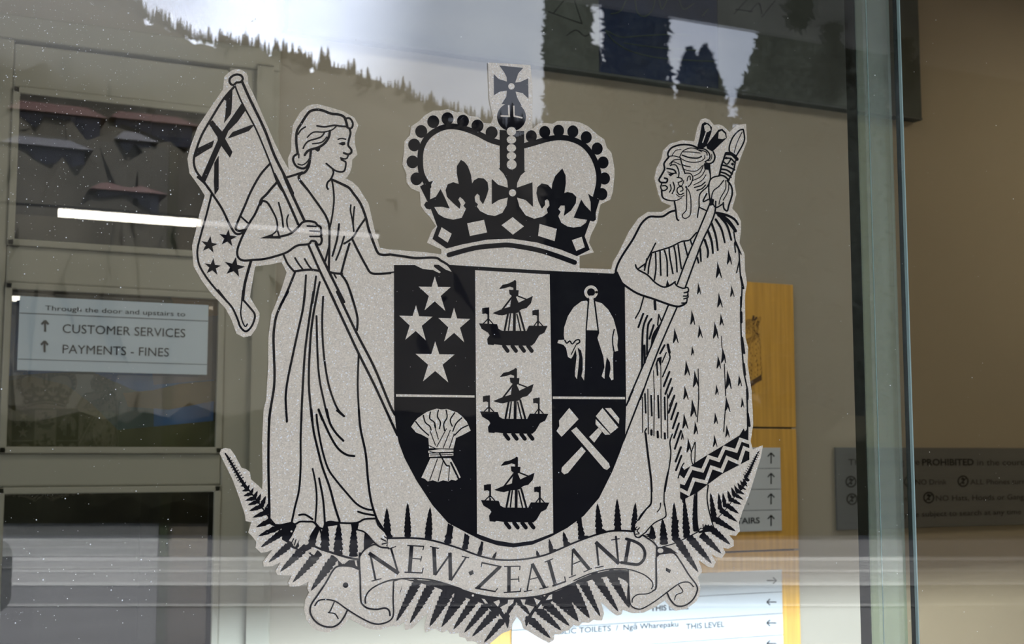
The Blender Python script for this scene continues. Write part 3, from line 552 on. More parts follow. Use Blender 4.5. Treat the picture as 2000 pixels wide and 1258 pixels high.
for q in ((95,210,108,560,90),(350,150,350,570,95),(625,200,600,600,100),(885,400,835,650,100),(1085,530,1045,720,85),(1262,620,1225,790,65),(1435,745,1395,830,40),(1923,730,1945,805,45)): LEAF(*q)
P((840,400),(910,440),(890,560),(820,560)); P((1045,520),(1105,560),(1090,640),(1030,640)); P((1245,620),(1275,630),(1265,700),(1235,700))
P((100,480),(170,560),(120,620),(110,700),(60,640))
part('fern_frond_left'); tile(D_)
S(14, (200,430),(330,650),(480,850),(560,960),(640,1070),(700,1140)); S(36,(215,450),(330,650),(400,760),taper=(.45,.9))
for i_ in range(9):
    a = i_/8; x, y = 235+115*a, 480+200*a; h = 15+14*a; S(9, (x-h, y+h*.5),(x+h*.9, y-h*.6))
for q in ((330,710,380,700,26),(345,748,400,738,28),(360,796,430,780,34),(375,845,460,818,40),(390,890,500,860,44),(415,935,535,890,46),(430,992,560,940,50),(463,1056,610,1000,54),(498,1150,640,1085,58),(515,1240,740,1140,62),(405,700,370,745,26),(437,732,410,785,30),(475,762,445,830,34),(515,792,480,870,40),(547,820,510,910,44),(595,842,550,950,50),(632,900,590,1020,56)): LEAF(*q)
tile(T1)
for q in ((180,695,490,480,90),(275,880,560,640,95),(415,995,740,680,110),(570,1125,900,750,115),(790,1230,1090,810,120),(985,380,960,740,125),(1135,380,1125,790,125),(1320,380,1312,810,120),(845,430,800,690,110),(1720,215,1722,560,100)): LEAF(*q)
P((380,430),(560,395),(620,430),(560,560),(510,640),(440,600),(450,480)); P((985,380),(1150,380),(1140,420),(1000,440),(950,720),(910,560),(955,400)); P((1280,390),(1380,390),(1370,480),(1300,520)); P((1450,520),(1560,640),(1440,720),(1440,600)); P((500,600),(560,670),(640,700),(800,640),(790,540),(860,430),(900,480),(820,700),(700,760),(560,700)); S(24, (820,670),(900,710),(1050,760),(1250,820),(1370,840)); P((1120,840),(1200,900),(1260,850),(1380,850),(1392,975),(1230,915),(1130,925)); P((760,760),(900,740),(860,820),(800,800))
P((1690,480),(1760,520),(1740,620),(1700,560))
pen('film', 2); P((1325,855),(1350,850),(1360,930),(1340,915)); P((1125,850),(1180,900),(1210,860),(1260,840)); P((800,690),(880,715),(830,790),(795,770)); O(555,500,12); pen('ink')
part('fern_low_left'); tile(T2)
for q in ((1210,975,1480,470,120),(1375,1000,1660,490,120),(1615,1040,1860,530,120),(1765,1045,2000,600,110)): LEAF(*q)
P((1175,465),(1290,470),(1270,600),(1225,690),(1178,740)); P((1290,460),(1700,480),(2000,580),(1900,640),(1700,560),(1480,500))
tile(T4)
for q in ((0,1030,260,590,105),(135,1045,430,620,110),(280,1075,580,660,110),(412,1115,740,710,110),(510,1160,850,800,110),(655,1235,950,880,95),(920,930,1040,690,75),(945,1062,935,920,60)): LEAF(*q)
S(34, (620,640),(780,790),(950,960)); P((200,540),(420,600),(640,660),(850,690),(1062,690),(1050,730),(930,760),(800,830),(650,760),(480,700),(300,640)); P((600,670),(760,700),(900,860),(880,950),(780,880),(680,780))
pen('film', 2); P((625,695),(660,700),(705,755),(670,755)); P((770,735),(840,710),(850,740),(825,795)); P((870,840),(945,810),(905,885)); P((840,880),(885,945),(825,940)); P((950,710),(1020,705),(1010,750),(960,790),(940,780)); O(520,657,14); pen('ink')
part('fern_low_right'); tile(T4)
for q in ((1170,1042,1190,910,60),(1472,1182,1190,920,105),(1602,1085,1290,800,115),(1702,1030,1370,720,120),(1812,975,1490,640,120),(1945,935,1640,560,115),(1220,900,1060,690,90)): LEAF(*q)
S(34, (1400,660),(1290,800),(1190,950)); P((1055,690),(1350,665),(1560,600),(1800,485),(1720,640),(1500,720),(1350,800),(1240,790),(1120,750))
pen('film', 2); P((1262,685),(1345,720),(1300,775)); P((1408,715),(1450,655),(1488,640),(1485,700)); P((1310,815),(1355,760),(1375,820)); P((1180,805),(1250,825),(1215,860)); P((1232,925),(1268,870),(1290,935)); P((1100,705),(1165,705),(1150,760),(1185,800),(1130,770)); O(1392,657,12); pen('ink')
tile(T6)
for q in ((60,975,-120,640,100),(197,938,-10,540,105),(327,915,90,460,110),(547,855,240,380,120),(682,812,430,350,125)): LEAF(*q)
P((0,490),(200,405),(400,355),(560,342),(668,352),(680,540),(640,480),(560,440),(440,420),(330,440),(200,470),(80,530)); P((600,350),(672,360),(680,560),(650,480),(620,460)); P((668,480),(690,800),(650,760),(655,600))

OUTLINE = [(437,160),(438,150),(446,142),(454,137),(462,135),(470,136),(476,139),(482,144),(484,150),(485,164),(496,186),(516,232),(536,278),(552,310),(564,331),(562,310),(569,294),(569,272),(572,244),(580,230),(586,220),(600,207),(610,204),(620,203),(646,210),(672,218),(692,230),(700,244),(693,264),(693,280),(698,302),(688,312),(687,326),(684,336),(678,346),(674,348),(688,355),(700,366),(720,398),(732,452),(742,484),(760,487),(832,493),(862,497),(862,487),(834,474),(844,450),(852,442),(839,423),(830,414),(822,402),(820,375),(803,368),(794,356),(794,340),(786,321),(789,297),(790,276),(801,264),(803,247),(818,237),(830,225),(846,216),(860,216),(875,213),(890,219),(904,218),(918,227),(933,228),(945,240),(959,241),(963,230),(956,194),(953,122),(1036,127),(1040,170),(1040,252),(1052,241),(1066,240),(1079,242),(1089,236),(1105,236),(1120,237),(1135,240),(1149,247),(1168,264),(1180,272),(1185,288),(1194,298),(1197,312),(1200,330),(1200,345),(1198,362),(1197,374),(1192,390),(1173,399),(1169,415),(1166,435),(1154,459),(1150,474),(1160,493),(1132,500),(1132,524),(1194,526),(1197,512),(1207,496),(1228,453),(1247,426),(1265,414),(1292,414),(1308,405),(1311,402),(1292,394),(1286,380),(1282,364),(1278,348),(1282,329),(1292,310),(1295,294),(1308,281),(1332,274),(1356,276),(1362,249),(1369,233),(1378,231),(1386,234),(1394,244),(1404,243),(1412,246),(1425,258),(1439,244),(1457,242),(1459,276),(1446,310),(1436,338),(1434,358),(1438,380),(1430,407),(1440,418),(1447,432),(1447,453),(1444,474),(1454,496),(1455,528),(1459,554),(1455,576),(1455,588),(1456,660),(1461,679),(1460,711),(1468,764),(1468,776),(1470,800),(1471,829),(1466,862),(1470,878),(1484,872),(1490,870),(1486,893),(1472,938),(1462,970),(1450,999),(1443,1021),(1445,1037),(1437,1047),(1424,1045),(1433,1056),(1433,1067),(1422,1072),(1412,1070),(1417,1080),(1410,1090),(1399,1088),(1390,1083),(1398,1098),(1393,1109),(1382,1107),(1364,1094),(1370,1110),(1371,1117),(1363,1127),(1368,1148),(1366,1163),(1360,1175),(1341,1189),(1320,1193),(1309,1186),(1298,1173),(1280,1186),(1256,1197),(1235,1198),(1216,1191),(1214,1200),(1205,1203),(1195,1196),(1173,1175),(1180,1197),(1176,1212),(1165,1212),(1160,1210),(1150,1217),(1138,1216),(1130,1223),(1120,1221),(1110,1232),(1100,1233),(1093,1240),(1083,1239),(1082,1250),(1072,1256),(1056,1248),(1032,1233),(1022,1228),(1018,1215),(1010,1205),(1000,1220),(997,1231),(981,1237),(958,1256),(952,1264),(936,1264),(934,1256),(923,1252),(912,1253),(910,1247),(898,1244),(896,1236),(880,1239),(875,1231),(864,1236),(850,1228),(850,1228),(830,1236),(829,1220),(836,1197),(804,1228),(791,1231),(790,1215),(777,1224),(764,1223),(740,1231),(718,1228),(682,1208),(672,1220),(663,1229),(641,1236),(625,1233),(612,1228),(598,1210),(594,1191),(596,1172),(604,1157),(600,1150),(603,1136),(585,1145),(566,1146),(563,1138),(570,1124),(555,1124),(542,1123),(538,1116),(548,1098),(532,1106),(515,1107),(514,1097),(533,1073),(522,1078),(510,1080),(499,1070),(501,1059),(493,1048),(485,1040),(491,1020),(480,1018),(478,1004),(468,974),(454,936),(438,904),(429,886),(432,878),(440,875),(450,877),(458,888),(472,914),(480,916),(488,922),(490,936),(504,948),(512,956),(513,940),(512,860),(515,800),(520,780),(524,710),(524,660),(530,614),(548,570),(560,532),(550,512),(526,517),(500,520),(498,522),(488,580),(507,612),(506,625),(500,642),(490,656),(476,659),(462,652),(452,624),(440,602),(410,570),(394,548),(378,520),(375,480),(382,452),(390,416),(400,382),(390,366),(370,338),(366,310),(372,286),(386,248),(414,206),(436,174)]

def decal_mesh(name, polys, parent, y0=DEC_Y, fwd=0.0):
    """every shape becomes a thin vinyl piece showing on both sides of the sheet"""
    mb = MB(); mats = []
    for k_, ent in enumerate(polys):
        lay, mt, poly = ent[:3]; faces = ent[3] if len(ent) > 3 else None
        h = .0001 + .0003*lay + k_*4e-7
        if mt not in mats: mats.append(mt)
        mi = mats.index(mt); pts = [at(x, y, y0) for x, y in poly]
        if faces: tri = faces
        elif len(pts) > 4:
            tri = tessellate_polygon([[Vector((p.x, p.z, 0)) for p in pts]])
        elif len(pts) == 4: tri = [(0, 1, 2), (0, 2, 3)]
        else: tri = [(0, 1, 2)]
        n = len(pts)
        mb.add([(p.x, y0-h, p.z) for p in pts] + [(p.x, y0+h, p.z) for p in pts], list(tri) + [tuple(i+n for i in reversed(t)) for t in tri], mi)
    o = mb.build(name, [M[k] for k in mats], parent)
    o['_w'] = parent['_w']
    return o
def build_decal():
    c = at(925, 690, DEC_Y)
    root = thing('coat_of_arms_decal', c)
    tag(root, 'glittery silver-grey coat of arms decal with black linework on the glass door', 'decal')
    f = decal_mesh('backing_film', [(0, 'film', OUTLINE)], root)
    names = {'flag': 'flag_emblem', 'flag_staff': 'flag_staff', 'robed_woman': 'robed_woman_emblem', 'crown': 'crown_emblem', 'cloaked_chief': 'cloaked_chief_emblem', 'tufted_spear': 'tufted_spear',
             'fern_frond_left': 'fern_frond', 'fern_frond_right': 'fern_frond', 'fern_sprigs_left': 'fern_sprigs', 'fern_sprigs_right': 'fern_sprigs', 'fern_low_left': 'fern_frond', 'fern_low_right': 'fern_frond'}
    for k, nm in names.items(): decal_mesh(nm, PART[k], root)
    sh = decal_mesh('shield_emblem', PART['shield'], root)
    def sub(nm, k, par):
        o = decal_mesh(nm, PART[k], root); o.parent = par; o.location = (0, 0, 0); return o
    for i in range(4): sub('star', 'star_%d' % (i+1), sh)
    for i in range(3): sub('ship', 'ship_%d' % (i+1), sh)
    sub('hanging_fleece', 'hanging_fleece', sh); sub('wheat_sheaf', 'wheat_sheaf', sh); sub('crossed_hammers', 'crossed_hammers', sh)
    rb = decal_mesh('ribbon_banner', PART['ribbon'], root); sub('lettering', 'lettering', rb)
    return root
DECAL = build_decal()
# ------------------------------------------------------------------ building shell
YW = 2.39                                     # inner wall behind the glass front
M['wall'] = mat('wall_plaster', (.345, .315, .25), .85, .2, noise=(1.2, .04), bump=(60, .12))
M['frame'] = mat('door_frame_paint', (.33, .32, .25), .5, .4)
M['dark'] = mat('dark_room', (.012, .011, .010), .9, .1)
M['floor'] = mat('floor_tiles', (.10, .09, .08), .5, .4, noise=(3, .15))
M['ceil'] = mat('ceiling_plaster', (.3, .28, .25), .9, .1)
M['soffit'] = mat('soffit_panel', (.42, .43, .43), .8, .2)
M['seal'] = mat('rubber_seal', (.01, .01, .01), .6, .3)
M['metal'] = mat('brushed_metal', (.35, .36, .37), .35, .5, metal=.8)

tag(MB().box(-5, 9, 0.06, 6.2, -.1, 0).build('floor', M['floor']), kind='structure')
tag(MB().box(-5, 9, 0.06, 6.2, 3.4, 3.5).build('ceiling', M['ceil']), kind='structure')
xdr = X(515, YW, 500); xdl = at(25, 170, YW).x - .75
zdt = Z(515, 133, YW)
tag(MB().box(xdr, 9, YW, YW+.15, 0, 3.4).box(-5, xdl, YW, YW+.15, 0, 3.4).box(xdl, xdr, YW, YW+.15, zdt, 3.4).build('wall_back', M['wall']), kind='structure')
tag(MB().box(-5.1, -5, .0, 6.2, 0, 3.4).build('wall_left', M['wall']), kind='structure')
tag(MB().box(9, 9.1, .0, 6.2, 0, 3.4).build('wall_right', M['wall']), kind='structure')
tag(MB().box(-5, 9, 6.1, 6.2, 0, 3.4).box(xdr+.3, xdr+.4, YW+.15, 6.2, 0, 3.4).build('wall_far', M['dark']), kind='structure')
tag(MB().box(-5.1, 9.1, -.10, .12, 2.95, 3.5).build('wall_front', M['wall']), kind='structure')

# ---- glazed door with three panes in the inner wall
d1 = thing('door_1', ((xdl+xdr)/2, YW, 0)); tag(d1, kind='structure')
px0, px1 = at(25, 170, YW).x, at(430, 890, YW).x
zz = {k: Z(200, y, YW) for k, y in dict(ut=190, ub=492, mt=562, mb=886, lt=950).items()}
zbot = .25
f = MB()
f.bbox(px1, px1+.11, YW-.01, YW+.05, 0, zdt, .006); f.bbox(px0-.11, px0, YW-.01, YW+.05, 0, zdt, .006)
f.bbox(px0, px1, YW-.008, YW+.05, zz['ut'], zdt-.02, .006); f.bbox(px0, px1, YW-.008, YW+.05, zz['mt'], zz['ub'], .006)
f.bbox(px0, px1, YW-.008, YW+.05, zz['lt'], zz['mb'], .006); f.bbox(px0, px1, YW-.008, YW+.05, 0, zbot, .006)
f.build('frame', M['frame'], d1)
g = MB()   # planted glazing beads round each pane
for a, b in ((zz['ub'], zz['ut']), (zz['mb'], zz['mt']), (zbot, zz['lt'])):
    g.bbox(px0, px1, YW-.018, YW-.006, b-.018, b, .003); g.bbox(px0, px1, YW-.018, YW-.006, a, a+.018, .003)
    g.bbox(px0, px0+.018, YW-.018, YW-.006, a, b, .003); g.bbox(px1-.018, px1, YW-.018, YW-.006, a, b, .003)
g.build('glazing_bead', M['frame'], d1)
c = MB(); c.bbox(px1+.118, xdr-.03, YW-.028, YW+.03, 0, zdt, .006).bbox(xdr-.03, xdr+.035, YW-.016, YW+.03, 0, zdt+.06, .006)
c.bbox(xdl, xdr+.035, YW-.02, YW+.03, zdt-.012, zdt+.055, .006).bbox(xdl, px0-.118, YW-.028, YW+.03, 0, zdt, .006)
c.build('casing', M['frame'], d1)
for a, b in ((zz['ub'], zz['ut']), (zz['mb'], zz['mt']), (zbot, zz['lt'])):
    MB().add([(px0, YW+.02, a), (px1, YW+.02, a), (px1, YW+.02, b), (px0, YW+.02, b)], [(0, 1, 2, 3)]).build('pane', M['glass_door'], d1)

# ---- glass front: fixed outer leaf (with the arms) and the inner leaf that laps behind it
def leaf(name, x0, x1, y0, y1, z0, z1, ga='glass', gb='glass_in'):
    r = thing(name, ((x0+x1)/2, y0, z0)); tag(r, kind='structure')
    MB().add([(x0, y0, z0), (x1, y0, z0), (x1, y0, z1), (x0, y0, z1)], [(0, 1, 2, 3)]).add([(x0, y1, z0), (x0, y1, z1), (x1, y1, z1), (x1, y1, z0)], [(0, 1, 2, 3)], 1).build('pane', [M[ga], M[gb]], r)
    return r
xa = at(1775, 629, 0).x
la = leaf('window_1', -5, xa, 0, .012, .04, 2.95)
MB().box(xa, xa+.0016, 0, .0045, .04, 2.95).build('polished_arris', M['glass_arris'], la)
MB().box(xa, xa+.0016, .0045, .012, .04, 2.95).build('glass_edge', M['glass_edge'], la)
yb = .030; xb = at(1684, 629, yb).x
lb = leaf('window_2', xb, 9, yb, yb+.012, .04, 2.95, 'glass_b', 'glass_b')
tb = .0165
MB().box(xb-.0015, xb, yb-.002, yb+tb, .04, 2.95).build('glass_edge', M['glass_edge'], lb)
sp = MB().box(xb+.0005, xa-.004, .0145, .0285, .04, 2.95); M['clear_seal'] = glass_mat('clear_seal', (.86, 1, .92), .10, .3, haze=.10)
sp.build('clear_draught_seal', M['clear_seal'], lb)
for k_, wd in ((.006, .0012), (.052, .0010), (.058, .0015)):
    MB().bbox(xb+k_, xb+k_+wd, .0135, .0142, .04, 2.95, .0002).build('seal_rib', M['glass_arris'], lb)

# ------------------------------------------------------------------ lettering helper
def text_polys(s, bold=0.0):
    cu = bpy.data.curves.new('t', 'FONT'); cu.body = s; cu.size = 1; cu.resolution_u = 3; cu.offset = bold; cu.fill_mode = 'FRONT'
    o = bpy.data.objects.new('t', cu); C.objects.link(o)
    dg = bpy.context.evaluated_depsgraph_get(); me = o.evaluated_get(dg).to_mesh()
    vs = [v.co.copy() for v in me.vertices]; fs = [tuple(p.vertices) for p in me.polygons]
    o.evaluated_get(dg).to_mesh_clear(); bpy.data.objects.remove(o); bpy.data.curves.remove(cu)
    return vs, fs
CAP = .729
def put_text(mb, s, pxa, pxb, py_base, py_cap, Y, bold=0.0, pref=None):
    """one line of lettering from pixel column pxa to pxb standing on the plane y = Y"""
    vs, fs = text_polys(s, bold)
    x0 = min(v.x for v in vs); x1 = max(v.x for v in vs)
    a = at(pxa, py_base, Y); b = at(pxb, py_base, Y); top = at(pxa, py_cap, Y)
    kx = (b.x-a.x)/(x1-x0); kz = (top.z-a.z)/CAP
    mb.add([(a.x+(v.x-x0)*kx, Y, a.z+v.y*kz) for v in vs], fs)
def arrow(mb, cx, cy, s, ang, Y, wd=2.4):
    """line arrow centred on a pixel, ang = 0 pointing up, 90 pointing right"""
    def q(dx, dy):
        a = math.radians(ang); return (cx+dx*math.cos(a)-dy*math.sin(a), cy+dx*math.sin(a)+dy*math.cos(a))
    for pts in (((0, s), (0, -s)), ((-s*.62, -s*.3), (0, -s), (s*.62, -s*.3))):
        for i in range(len(pts)-1):
            a, b = q(*pts[i]), q(*pts[i+1]); dx, dy = b[0]-a[0], b[1]-a[1]; l = math.hypot(dx, dy); nx, ny = -dy/l*wd/2, dx/l*wd/2
            mb.add([at(a[0]+nx, a[1]+ny, Y), at(b[0]+nx, b[1]+ny, Y), at(b[0]-nx, b[1]-ny, Y), at(a[0]-nx, a[1]-ny, Y)], [(0, 1, 2, 3)])
M['sign_white'] = mat('sign_face_pale', (.53, .57, .59), .45, .4)
M['sign_blue'] = mat('sign_face_blue_grey', (.52, .62, .68), .45, .4)
M['sign_gap'] = mat('sign_row_joint', (.10, .11, .12), .6, .2)
M['text'] = mat('sign_lettering', (.012, .015, .02), .6, .2)
M['text_dark'] = mat('sign_lettering_black', (.012, .012, .014), .5, .3)
M['plate'] = mat('grey_metal_plate', (.115, .125, .13), .4, .4, noise=(8, .05, (1, 1, 20)))

# ---- sign on the glazed door
ys = YW-.032
cs = thing('direction_sign', at(222, 655, ys)); tag(cs, 'pale blue-grey sign on the glazed door reading CUSTOMER SERVICES and PAYMENTS - FINES', 'sign')
ax, bx = at(36, 650, ys).x, at(406, 660, ys).x
def zr(y): return Z(36, y, ys)
MB().bbox(ax, bx, ys, ys+.004, zr(723), zr(578), .001).build('sign_panel', M['sign_blue'], cs)
MB().box(ax+.001, bx-.001, ys-.001, ys, zr(612), zr(610.6)).box(ax+.001, bx-.001, ys-.001, ys, zr(702), zr(700.8)).build('row_line', M['sign_gap'], cs)
t_ = MB(); yt = ys-.0015
t_ = MB(); put_text(t_, 'Through the door and upstairs to', 88, 362, 606, 596, yt); t_.build('lettering', M['text'], cs)
t_ = MB(); put_text(t_, 'CUSTOMER SERVICES', 122, 362, 650, 632, yt); t_.build('lettering', M['text'], cs); t_ = MB(); put_text(t_, 'PAYMENTS - FINES', 122, 330, 690, 672, yt); t_.build('lettering', M['text'], cs)
for q_ in ((88, 637), (87, 677)): t_ = MB(); arrow(t_, q_[0], q_[1], 11, 0, yt, 4); t_.build('up_arrow', M['text'], cs)

# ---- landscape poster behind the middle pane
yp = YW+.075
po = thing('landscape_poster', ((px0+px1)/2, yp, zz['mb'])); tag(po, 'poster of blue sky over dark hills behind the middle pane of the glazed door', 'poster')
for nm, col in (('sky', (.03, .14, .36)), ('haze', (.16, .17, .24)), ('far', (.035, .075, .075)), ('brown', (.115, .085, .035)), ('olive', (.06, .065, .018)), ('orange', (.32, .15, .035)), ('field', (.13, .10, .04))):
    M['p_'+nm] = mat('poster_'+nm, col, .5, .3, noise=(5, .25))
def strip(mb, pts, mi, dy): mb.slab([(at(x, y, yp).x, at(x, y, yp).z) for x, y in pts], yp-dy, yp-dy+.0004, mi)
pm = MB(); pm.box(px0+.005, px1-.005, yp, yp+.004, zz['mb']+.01, zz['mt']-.01)
pm.build('sky_sheet', M['p_sky'], po)
pm = MB(); strip(pm, [(12, 562), (437, 562), (437, 590), (300, 600), (12, 585)], 0, .001); strip(pm, [(280, 596), (437, 596), (437, 740), (300, 752)], 1, .001)  # second, purple-grey strip paints a glass reflection into the print
strip(pm, [(12, 735), (100, 728), (180, 726), (215, 742), (260, 762), (300, 772), (300, 890), (12, 890)], 2, .0015); strip(pm, [(12, 745), (60, 735), (130, 752), (180, 790), (230, 840), (437, 820), (437, 890), (12, 890)], 3, .002)
strip(pm, [(240, 768), (300, 762), (350, 750), (437, 742), (437, 780), (330, 800), (250, 795)], 4, .0025)
strip(pm, [(180, 850), (437, 845), (437, 890), (180, 890)], 3, .003); strip(pm, [(200, 880), (437, 878), (437, 889), (200, 889)], 6, .0035); strip(pm, [(330, 574), (437, 578), (437, 616), (400, 618), (340, 596)], 5, .003)
pm.build('landscape_print', [M['p_brown'], M['p_haze'], M['p_far'], M['p_olive'], M['p_brown'], M['p_orange'], M['p_orange']], po)

# ---- wooden directory board
M['wood'] = mat('honey_wood', (.62, .34, .05), .4, .4, noise=(3, .16, (30, 30, 1.2)))
M['burn'] = mat('printed_crest', (.10, .05, .015), .6, .2)
yd = YW-.03
db = thing('directory_board', (at(1260, 1150, yd).x, yd, at(1400, 1300, yd).z)); tag(db, 'honey-coloured wooden directory board on the wall with a small printed crest at top', 'board')
bx0, bx1 = at(952, 1240, yd).x, at(1549, 560, yd).x
zb = [Z(1500, y, yd) for y in (553, 834, 837.5, 1074, 1077.5, 1420)]
for i in range(3): MB().bbox(bx0, bx1, yd, YW-.008, zb[2*i+1], zb[2*i], .0015).build('wood_panel', M['wood'], db)
MB().box(bx0+.003, bx1-.003, YW-.008, YW-.003, zb[5]+.003, zb[0]-.003).build('backing', M['dark'], db)
def rows(name, label, x0, x1, ys_, Y, mt):
    r = thing(name, (at((x0+x1)/2, ys_[-1], Y).x, Y, Z(x1, ys_[-1], Y))); tag(r, label, 'sign')
    a, b = at(x0, ys_[0], Y).x, at(x1, ys_[0], Y).x
    for i in range(len(ys_)-1):
        MB().bbox(a, b, Y, Y+.0035, Z(x1, ys_[i+1]-.5, Y), Z(x1, ys_[i]+.5, Y), .0008).build('row_strip', mt, r)
    MB().box(a+.001, b-.001, Y+.0035, Y+.0045, Z(x1, ys_[-1]-1, Y), Z(x1, ys_[0]+1, Y)).build('backing', M['sign_gap'], r)
    return r
y1_ = yd-.006
s1 = rows('arrow_sign', 'pale sign of four rows with upward arrows, upper one on the wooden board', 1000, 1524, [874, 915, 955.5, 996, 1037], y1_, M['sign_white'])
t_ = MB(); put_text(t_, 'UPSTAIRS', 1409, 1484, 1024, 1012, y1_-.001, .02); t_.build('lettering', M['text'], s1); t_ = MB(); put_text(t_, ',', 1460, 1463, 985, 974, y1_-.001); t_.build('lettering', M['text'], s1)
for y in (895, 935, 975, 1017): t_ = MB(); arrow(t_, 1506, y, 10.5, 0, y1_-.001); t_.build('up_arrow', M['text'], s1)
s2 = rows('arrow_sign', 'pale sign with left and right arrows reading PUBLIC TOILETS, lower one on the wooden board', 1000, 1527, [1112, 1156, 1198, 1240, 1283, 1326], y1_, M['sign_white'])
t_ = MB(); put_text(t_, 'THIS LEVEL', 1271, 1345, 1194, 1183, y1_-.001, .02); t_.build('lettering', M['text'], s2); t_ = MB(); put_text(t_, 'PUBLIC TOILETS  /  Ng\u0101 Wharepaku', 1072, 1325, 1240.5, 1229, y1_-.001, .008); t_.build('lettering', M['text'], s2); t_ = MB(); put_text(t_, 'THIS LEVEL', 1340, 1415, 1229.5, 1218, y1_-.001, .01); t_.build('lettering', M['text'], s2)
for y, a in ((1134, 90), (1176, -90), (1217, -90), (1257, -90)): t_ = MB(); arrow(t_, 1507, y, 9.5, a, y1_-.001); t_.build('arrow', M['text'], s2)
# the same arms in brown print on the board's top panel
def small_crest():
    mb = MB(); yy = yd-.0012
    for k, lst in PART.items():
        if k == 'lettering': pass
        for ent in lst:
            if ent[1] != 'ink' or k.startswith('fern'): continue
            pts = ent[2]; fs = ent[3] or (list(tessellate_polygon([[Vector((p[0], p[1], 0)) for p in pts]])) if len(pts) > 2 else [])
            mb.add([at(1399+(x-1000)*.192, 693+(y-640)*.192, yy) for x, y in pts], fs)
    o = mb.build('printed_crest', M['burn'], db)
small_crest()

# ---- grey notice
yn = YW-.012
ns = thing('notice_plate', (at(1850, 1035, yn).x, yn, Z(1700, 1035, yn))); tag(ns, 'grey notice plate on the wall headed The following are PROHIBITED', 'sign')
na, nb = at(1634, 950, yn).x, at(2230, 950, yn).x
MB().bbox(na, nb, yn, YW-.002, Z(1634, 1036, yn), Z(1634, 874, yn), .0015).build('plate', M['plate'], ns)
t_ = MB(); yt = yn-.0012
t_ = MB(); put_text(t_, 'The following are', 1657, 1796, 908.5, 896, yt); t_.build('lettering', M['text_dark'], ns); t_ = MB(); put_text(t_, 'PROHIBITED', 1801, 1902, 909, 896, yt, .03); t_.build('lettering', M['text_dark'], ns); t_ = MB(); put_text(t_, 'in the courthouse', 1909, 2043, 909, 896.5, yt); t_.build('lettering', M['text_dark'], ns)
t_ = MB(); put_text(t_, 'NO Food', 1678, 1741, 947, 936, yt); t_.build('lettering', M['text_dark'], ns); t_ = MB(); put_text(t_, 'NO Drink', 1788, 1849, 947, 936, yt); t_.build('lettering', M['text_dark'], ns); t_ = MB(); put_text(t_, 'ALL Phones turned off', 1895, 2040, 946.5, 936, yt); t_.build('lettering', M['text_dark'], ns)
t_ = MB(); put_text(t_, 'NO Sunglasses', 1679, 1781, 979.5, 969, yt); t_.build('lettering', M['text_dark'], ns); t_ = MB(); put_text(t_, 'NO Hats, Hoods or Gang Insignia', 1828, 2050, 978.5, 967.5, yt); t_.build('lettering', M['text_dark'], ns)
t_ = MB(); put_text(t_, 'Bags may be subject to search at any time', 1708, 1995, 1011.5, 1000.5, yt); t_.build('lettering', M['text_dark'], ns)
t_ = MB(); r_ = 11
for cx, cy in ((1662, 941), (1776, 941), (1881, 940), (1664, 975), (1814, 972)):
    n = 24; t_ = MB()
    o_ = [at(cx+r_*math.cos(2*math.pi*j/n), cy+r_*1.05*math.sin(2*math.pi*j/n), yt) for j in range(n)]; i_ = [at(cx+(r_-2.8)*math.cos(2*math.pi*j/n), cy+(r_-2.8)*1.05*math.sin(2*math.pi*j/n), yt) for j in range(n)]
    t_.add(o_+i_, [(j, (j+1) % n, n+(j+1) % n, n+j) for j in range(n)])
    for a0, b0, c0, d0, ww in ((-7, 7, 7, -7, 2.2), (-3, -6, 3, -2, 5), (-2, 1, 2, 5, 4)):
        dx, dy = c0-a0, d0-b0; l = math.hypot(dx, dy); nx, ny = -dy/l*ww/2, dx/l*ww/2
        t_.add([at(cx+a0+nx, cy+b0+ny, yt), at(cx+c0+nx, cy+d0+ny, yt), at(cx+c0-nx, cy+d0-ny, yt), at(cx+a0-nx, cy+b0-ny, yt)], [(0, 1, 2, 3)])
    t_.build('ban_symbol', M['text_dark'], ns)

# ---- large panelled artwork high on the wall
M['art_grey'] = mat('artwork_grey_green', (.065, .078, .072), .7, .2, noise=(6, .25))
M['art_navy'] = mat('artwork_navy', (.004, .014, .05), .6, .3, noise=(6, .3))
M['art_edge'] = mat('artwork_edge', (.06, .07, .07), .6, .2)
M['art_line'] = mat('artwork_green_line', (.05, .075, .05), .6, .2)
M['art_dark'] = mat('artwork_dark_line', (.012, .014, .014), .6, .2)
ya = YW-.045
ar = thing('wall_artwork', (at(1200, 140, ya).x, ya, Z(1300, 159, ya))); tag(ar, 'large dark artwork of grey-green and navy panels with drawn lines, high on the wall', 'artwork')
z0a = Z(1300, 159, ya); z1a = z0a+1.15
xs = [at(x, 100, ya).x for x in (560, 1171, 1403, 1797)]
for i, mt in enumerate(('art_grey', 'art_navy', 'art_grey')):
    MB().bbox(xs[i]+.001, xs[i+1]-.001, ya, YW-.004, z0a, z1a, .002).build('panel', M[mt], ar)
MB().box(xs[0], xs[3], ya-.001, YW-.003, z0a-.008, z0a).build('bottom_edge', M['art_edge'], ar)
def lines(mt, name, lst, wd=2):
    mb = MB()
    for q in lst:
        p = catmull([(900+x/3.333, y/3.333) for x, y in q]); mb.tube([at(x, y, ya-.001) for x, y in p], wd*.0008, 5)
    mb.build(name, M[mt], ar)
lines('art_dark', 'dark_drawn_lines', [[(570, 75), (720, 130), (790, 155)], [(790, 155), (740, 0), (735, -60)], [(600, 90), (690, -20)], [(690, 230), (750, 195), (810, 235), (860, 200)], [(1780, 90), (1870, -10)], [(1880, 80), (1940, 20), (1960, 90)], [(1790, 60), (1900, 75)], [(1960, 110), (2050, 0)]])
